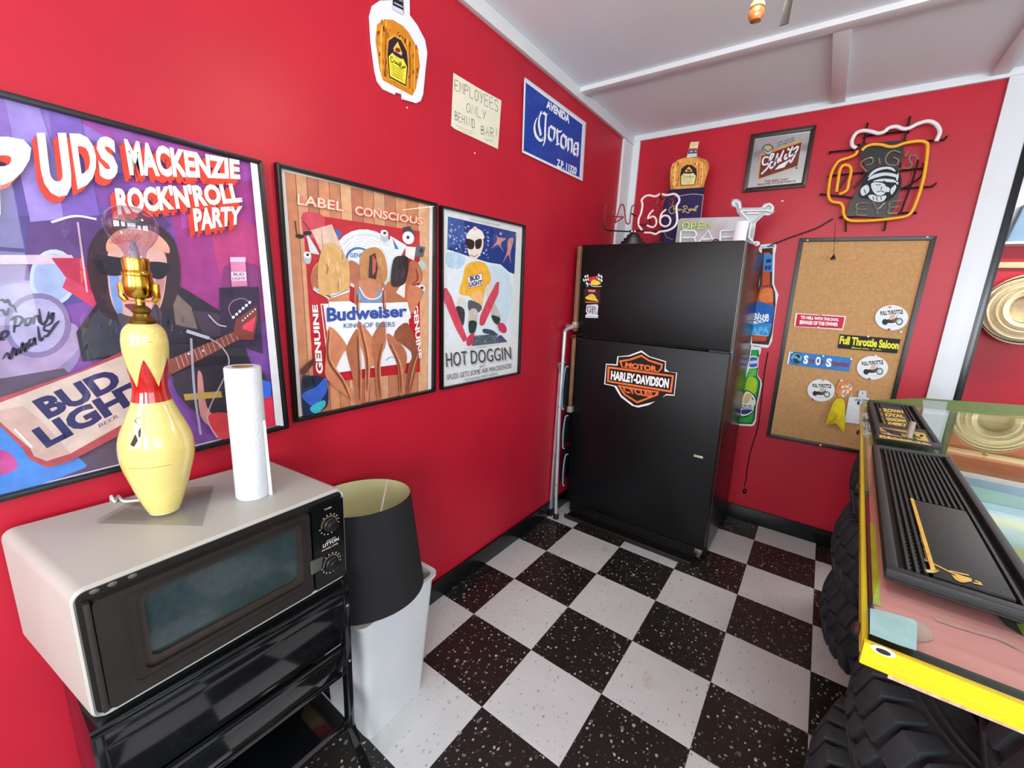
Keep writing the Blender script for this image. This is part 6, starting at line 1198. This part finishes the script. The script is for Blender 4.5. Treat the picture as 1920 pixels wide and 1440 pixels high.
MB().m(mat('latch_grey', '4a4a44', .45)).hexa([F(S1 - .006, zc2 - .0, .018), F(S1 + .020, zc2 - .0, .018), F(S1 + .026, zc2 + .030, .018), F(S1 - .006, zc2 + .034, .018), F(S1 - .006, zc2 - .0, .026), F(S1 + .020, zc2, .022), F(S1 + .026, zc2 + .030, .022), F(S1 - .006, zc2 + .034, .026)], .001).build('door_latch', t)
# ================================================================== bowling-pin lamp
PINW = mat('aged_cream_lacquer', 'dcc878', .12, var=.07, vscale=9, coat=.6, bump=.02, bscale=30, stretch=(1, 1, 6)); PRED = mat('crown_red_lacquer', 'b01812', .12, coat=.6); BRASS = mat('polished_brass', 'd2a640', .14, metal=1.0)
base = Vector((.176, -2.746, MZ1)); t = thing('bowling_pin_lamp', 'table lamp made from a cream bowling pin with red crown band and bare globe bulb', 'lamp', tuple(base))
# acrylic plate
ACR = glass_mat('smoked_acrylic', 'f7f7f4', 1.49)
q4 = [Vector((.128, -2.842, 0)), Vector((.290, -2.716, 0)), Vector((.128, -2.640, 0)), Vector((.050, -2.735, 0))]
MB().m(ACR).hexa([at(p, MZ1 + .0005) for p in q4] + [at(p, MZ1 + .009) for p in q4]).build('acrylic_base', t)
b1 = base + Vector((0, 0, .0092)); axl = (Vector((.187, -2.742, 1.315)) - b1).normalized(); HT = .398
# radius profile read from the photograph (fraction of height, radius)
prof = [(.0, .0245), (.02, .0285), (.10, .0385), (.20, .0490), (.28, .0565), (.34, .0588), (.40, .0572), (.46, .0508), (.53, .0405), (.59, .0320), (.635, .0280), (.67, .0264), (.72, .0275), (.78, .0310), (.84, .0338), (.88, .0345), (.91, .0340), (.95, .0310), (.98, .0230), (.995, .012), (1.0, .004)]
pr = spline([Vector((r, f)) for f, r in prof], False, 4)
SCL = 1.04
MB().m(mat('white_pin_foot', 'e0dfd8', .3)).lathe(b1, [(.026, 0), (.027, .004), (.025, .007)], 32, axis=axl).build('foot_ring', t)
# body split in rings; the crown band is coloured geometry on the same surface
n_ = 64; body = MB().m(PINW); x_ = axl.orthogonal().normalized(); y_ = axl.cross(x_)
camdir = (CAM - b1); camang = math.atan2(camdir.dot(y_), camdir.dot(x_))
P = []; fr = []
# refine vertical sampling
def rad(f):
    for i in range(len(pr) - 1):
        if pr[i].y <= f <= pr[i + 1].y: k = (f - pr[i].y) / max(1e-9, pr[i + 1].y - pr[i].y); return pr[i].x * (1 - k) + pr[i + 1].x * k
    return pr[-1].x
lo, hi, tip, NP = .605, .665, .825, 5
rows = [i / 70 for i in range(0, 44)]
def crown(th):
    k = (th - camang) / (2 * PI) * NP + .12; k = k - math.floor(k); tri = abs(k - .5) * 2; return hi + .015 + (tip - hi - .015) * tri
low = [f for f in (i / 60 * lo for i in range(61))]; V = []; Fs = []
def addband(fa, fb, m_, N, off=0.0):
    vs = []; fs = []
    for j in range(N + 1):
        for i in range(n_ + 0):
            th = 2 * PI * i / n_; a0 = fa(th) if callable(fa) else fa; b0 = fb(th) if callable(fb) else fb; f = a0 + (b0 - a0) * j / N; r = rad(f) * SCL + off
            vs.append(b1 + axl * (f * HT) + (x_ * math.cos(th) + y_ * math.sin(th)) * r)
    for j in range(N):
        for i in range(n_): k = (i + 1) % n_; fs.append((j * n_ + i, j * n_ + k, (j + 1) * n_ + k, (j + 1) * n_ + i))
    return MB().m(m_).add(vs, fs, True)
n_ = 96
mb = addband(0, lo, PINW, 40); m2 = addband(crown, 1.0, PINW, 30)
b_ = len(mb.v); mb.v += m2.v; mb.f += [[i + b_ for i in f] for f in m2.f]; mb.mi += m2.mi; mb.smooth += m2.smooth; mb.build('pin_body', t)
addband(lo, crown, PRED, 10).build('crown_band', t)
for f in (.30, .905): 
    MB().m(mat('crack_brown', '8a6a34', .6)).tube([b1 + axl * (f * HT) + (x_ * math.cos(camang + d) + y_ * math.sin(camang + d)) * (rad(f) * SCL - .0001) for d in [(-.9 + .1 * k) for k in range(13)]], .0005, 4).build('hairline_crack', t)
# small decal on the belly
def wrap(f, d): th = camang + d; return b1 + axl * (f * HT) + (x_ * math.cos(th) + y_ * math.sin(th)) * (rad(f) * SCL + .0004)
dm = MB()
def dpoly(pts, m_, off=0):
    g = []; 
    for k in range(len(pts)): g.append(wrap(*pts[k]) + (wrap(*pts[k]) - (b1 + axl * pts[k][0] * HT)).normalized() * off)
    dm.m(m_).add(g, [tuple(tt) for tt in tessellate_polygon([[Vector((p[1], p[0], 0)) for p in pts]])], False)
DS = -1
dpoly([(.40, .75 * DS), (.405, .45 * DS), (.46, .40 * DS), (.52, .42 * DS), (.525, .62 * DS), (.46, .80 * DS)], ink('e8e6dc')); dpoly([(.53, .74 * DS), (.545, .55 * DS), (.53, .10 * DS), (.520, .35 * DS), (.515, .62 * DS)], ink('4a5a3c'), .0002); dpoly([(.42, .72 * DS), (.47, .60 * DS), (.44, .50 * DS), (.41, .60 * DS)], ink('2a2620'), .0003); dpoly([(.48, .52 * DS), (.50, .45 * DS), (.46, .43 * DS), (.45, .48 * DS)], ink('2a2620'), .0003)
dm.build('decal', t)
tb = b1 + axl * HT
MB().m(mat('aged_brass', '8a7030', .3, metal=.9)).lathe(tb - axl * .006, [(.021, 0), (.022, .006), (.014, .012), (.012, .018), (.016, .024), (.012, .030), (.007, .034), (.007, .050)], 28, axis=axl).build('brass_neck', t)
sk = tb + axl * .040
MB().m(BRASS).lathe(sk, [(.008, 0), (.018, .003), (.0225, .010), (.0235, .030), (.0215, .040), (.0225, .044), (.0225, .048), (.0195, .052), (.0205, .068), (.0195, .074), (.017, .075)], 32, axis=axl).build('lamp_socket', t)
hx = RX.copy(); hx.z = 0; hx.normalize()
hb = MB().m(BRASS); hb.bar(tb + axl * .036 - hx * .027, tb + axl * .036 + hx * .027, .010, .003, up=tuple(axl)); 
for s_ in (-1, 1):
    hb.tube([tb + axl * .036 + hx * (.026 * s_), tb + axl * .044 + hx * (.033 * s_), tb + axl * .054 + hx * (.033 * s_)], [.005, .0055, .005], 8)
    hb.tube([tb + axl * .054 + hx * (.033 * s_), tb + axl * .068 + hx * (.034 * s_)], [.0055, .0045], 8)
hb.build('harp_saddle', t)
ch = MB().m(mat('dark_bead_chain', '3a2a20', .4, metal=.5)); p0 = sk + hx * .022 + axl * .002
for k in range(11): ch.lathe(p0 + hx * (.004 + .0006 * k) - Vector((0, 0, .0042 * k)), [(.0, -.0015), (.0016, 0), (.0, .0015)], 6)
ch.build('pull_chain', t)['kind'] = 'stuff'
BULB = glass_mat('bulb_glass', 'f0e6f2', 2.1)
bb = sk + axl * .074; MB().m(BULB).lathe(bb, [(.0155, 0), (.016, .008), (.019, .016), (.027, .025), (.0345, .037), (.0388, .051), (.0388, .062), (.035, .075), (.027, .084), (.015, .089), (.0, .090)], 36, axis=axl, cap=False).build('globe_bulb', t)
fl_b = MB().m(mat('clear_glass_stem', 'd8dce0', .1, trans=.8)).lathe(bb, [(.008, 0), (.006, .02), (.003, .032)], 12, axis=axl).m(mat('filament_wire', 'b9a890', .3, metal=.8))
for s_ in (-1, 1): fl_b.tube([bb + axl * .030, bb + axl * .045 + hx * .010 * s_], .0007, 5)
fl_b.tube([bb + axl * .045 - hx * .010, bb + axl * .050 - hx * .004, bb + axl * .044, bb + axl * .050 + hx * .004, bb + axl * .045 + hx * .010], .0006, 5); fl_b.build('filament_stem', t)
cd_ = MB().m(mat('clear_cord', 'c9ccc8', .3)); cd_.tube(spline([base + Vector((-.020, .002, .015)), base + Vector((-.06, -.005, .014)), on(2, MZ1 + .006, 235, 940), on(2, MZ1 + .004, 222, 930), Vector((.05, -2.80, MZ1 + .004)), Vector((.022, -2.80, MZ1 + .008)), Vector((.014, -2.80, MZ1 - .02))], False, 6), .003, 7); cd_.build('lamp_cord', t)
# ================================================================== paper towel roll
PT = mat('quilted_paper', 'cfd2d6', .9, var=.02, vscale=30, bump=.9, bscale=160)
t = thing('paper_towel_roll', 'white quilted paper towel roll standing upright on the microwave', 'paper roll', (.222, -2.592, MZ1))
pc0 = Vector((.224, -2.592, MZ1 + .0003)); pax = Vector((-.004, .004, 1)).normalized(); rr = .0355; hh = .305
pt_ = MB().m(PT); pt_.lathe(pc0, [(.018, 0), (rr - .002, 0), (rr, .003), (rr, hh - .003), (rr - .002, hh), (.020, hh)], 40, axis=pax, cap=False); pt_.build('paper', t)
MB().m(mat('cardboard_core', '9a7450', .8)).lathe(pc0, [(.0205, hh + .0004), (.0205, .0), (.0195, 0), (.0195, hh), (.0205, hh + .0004)], 30, axis=pax, cap=False).build('cardboard_core', t)
e0 = pc0 + Vector((.030, .021, 0)); MB().m(PT).hexa([e0, e0 + Vector((.004, .006, 0)), e0 + Vector((.0035, .0065, 0)), e0 + Vector((-.002, .002, 0)), e0 + Vector((-.001, 0, hh * .6)), e0 + Vector((.002, .004, hh * .6)), e0 + Vector((.0015, .0045, hh * .6)), e0 + Vector((-.002, .001, hh * .6))]).build('loose_edge', t)
# ================================================================== waste bin and lampshade
BIN = mat('white_plastic_bin', 'c6c8ca', .42, var=.03, vscale=6)
B0 = [Vector((.300, -2.358, 0)), Vector((.290, -2.128, 0)), Vector((.070, -2.135, 0)), Vector((.075, -2.360, 0))]; B1 = [Vector((.312, -2.378, .432)), Vector((.288, -2.066, .432)), Vector((.035, -2.075, .432)), Vector((.040, -2.372, .432))]
def rpoly(P, r, n=4):
    out = []
    for i in range(4):
        p = P[i]; a_ = (P[i - 1] - p).normalized(); b_ = (P[(i + 1) % 4] - p).normalized()
        for k in range(n + 1): u_ = k / n; out.append(p + a_ * r * (1 - u_) ** 2 + b_ * r * u_ ** 2)
    return out
cen = sum(B1, Vector()) / 4; cen0 = sum(B0, Vector()) / 4
t = thing('waste_bin', 'white plastic waste bin under the black lampshade', 'waste bin', (.18, -2.24, 0))
R0, R1 = rpoly(B0, .022), rpoly(B1, .03); RO = [cen + (p - cen) * 1.06 + Vector((0, 0, .002)) for p in R1]; RO2 = [p - Vector((0, 0, .012)) for p in RO]; RI = [cen + (p - cen) * .96 for p in R1]; RB = [cen0 + (p - cen0) * .95 + Vector((0, 0, .006)) for p in R0]
mb = MB().m(BIN); mb.ring(R0, R1); mb.add(R0, [tuple(range(len(R0)))], False); mb.ring(RI, RB); mb.add(RB, [tuple(range(len(RB)))], False); mb.sm = True; mb.smooth = [True] * len(mb.smooth); mb.build('bin_body', t)
mb = MB().m(BIN); mb.ring(R1, RO2).ring(RO2, RO).ring(RO, RI); mb.smooth = [True] * len(mb.smooth); mb.build('rolled_rim', t)
SHB = mat('black_shade_fabric', '131214', .85, bump=.5, bscale=500); SHI = mat('cream_shade_lining', 'd8d4a0', .7)
c_lo, c_hi = Vector((.197, -2.276, .451)), Vector((.168, -2.270, .757)); ax = (c_hi - c_lo); hgt = ax.length
t = thing('lampshade', 'black tapered drum lampshade with cream lining resting on the waste bin', 'lampshade', tuple(c_lo))
MB().m(SHB).lathe(c_lo, [(.1745, 0), (.1755, .002), (.1500, hgt), (.1485, hgt + .001)], 64, axis=ax, cap=False).build('outer_fabric', t)
MB().m(SHI).lathe(c_lo, [(.1730, .0005), (.1480, hgt)], 64, axis=ax, cap=False).build('inner_lining', t)
axn = ax.normalized(); sp = MB().m(mat('white_wire', 'dcdcd4', .4)); cc = c_lo + axn * (hgt - .035)
e1 = on(2, c_hi.z - .012, 727, 897); e2 = on(2, c_hi.z - .014, 711, 975)
q = MB().m(mat('white_wire', 'dcdcd4', .4)); q.tube([e1 + (e2 - e1) * .02, e2 - (e2 - e1) * .04], .0024, 6); q.build('spider_arm', t)
# ================================================================== ceiling fan with pull chains (only the chain ends hang into view)
t = thing('ceiling_fan', 'ceiling fan whose two pull chains end in a wooden knob and a black tag', 'ceiling fan', (1.05, -2.02, 2.2))
WHT = mat('fan_white', 'd8d6d0', .4); c_ = Vector((1.05, -2.02, 0))
MB().m(WHT).lathe(c_ + Vector((0, 0, 2.36)), [(.04, 0), (.06, .03), (.07, .0999)], 24).build('canopy', t)
MB().m(WHT).lathe(c_ + Vector((0, 0, 2.26)), [(.05, 0), (.11, .02), (.12, .06), (.06, .10), (.02, .101)], 32).build('motor_housing', t)
for k in range(5):
    an = 2 * PI * k / 5 + .3; d_ = Vector((math.cos(an), math.sin(an), 0)); MB().m(mat('fan_blade_wood', '8a6a44', .5, col2='a07e54', vscale=8)).bar(c_ + d_ * .10 + Vector((0, 0, 2.30)), c_ + d_ * .56 + Vector((0, 0, 2.31)), .11, .006, up=(0, 0, 1), bev=.002).build('fan_blade', t)
MB().m(mat('lit_globe', 'ffdcae', .5, emit=4.0)).lathe(c_ + Vector((0, 0, 2.185)), [(.0, -.022), (.03, -.018), (.05, .0), (.06, .03), (.05, .06), (.04, .07)], 24).build('lit_globe', t)
k1 = CAM + ray(1420, 14) * .85; k2 = CAM + ray(1476, 12) * .85
WK = mat('varnished_knob', 'b87830', .25, col2='8a4a20', vscale=30, coat=.5)
kn = MB().m(WK); kn.lathe(k1 + Vector((0, 0, -.026)), [(.0, 0), (.010, .002), (.0145, .010), (.0145, .018), (.010, .026), (.0125, .030), (.011, .034), (.008, .050), (.010, .058), (.004, .062)], 24); kn.build('wooden_knob', t)
kn = MB().m(mat('pale_knob_ring', 'e0cc98', .4)); kn.lathe(k1 + Vector((0, 0, 0)), [(.0125, 0), (.0140, .002), (.0125, .006)], 24); kn.build('knob_ring', t)
kn = MB().m(BLACKM); p = k2; kn.hexa([p + Vector(v) for v in ((-.009, 0, -.032), (.006, .006, -.028), (.006, .009, -.028), (-.009, .003, -.032), (-.006, 0, .012), (.007, .006, .014), (.007, .009, .014), (-.006, .003, .012))], .001); kn.build('black_tag', t)
for p, tx in ((k1 + Vector((0, 0, .036)), 0), (k2 + Vector((0, .003, .012)), 0)):
    MB().m(mat('chain_metal', '9a9488', .3, metal=.8)).tube([p, Vector((p.x, p.y, 2.285 if False else p.z + .05)), Vector((c_.x + (p.x - c_.x) * .6, c_.y + (p.y - c_.y) * .6, 2.275))], .0014, 6).build('pull_chain', t)
# clean helper objects that hold nothing
bpy.context.view_layer.update()
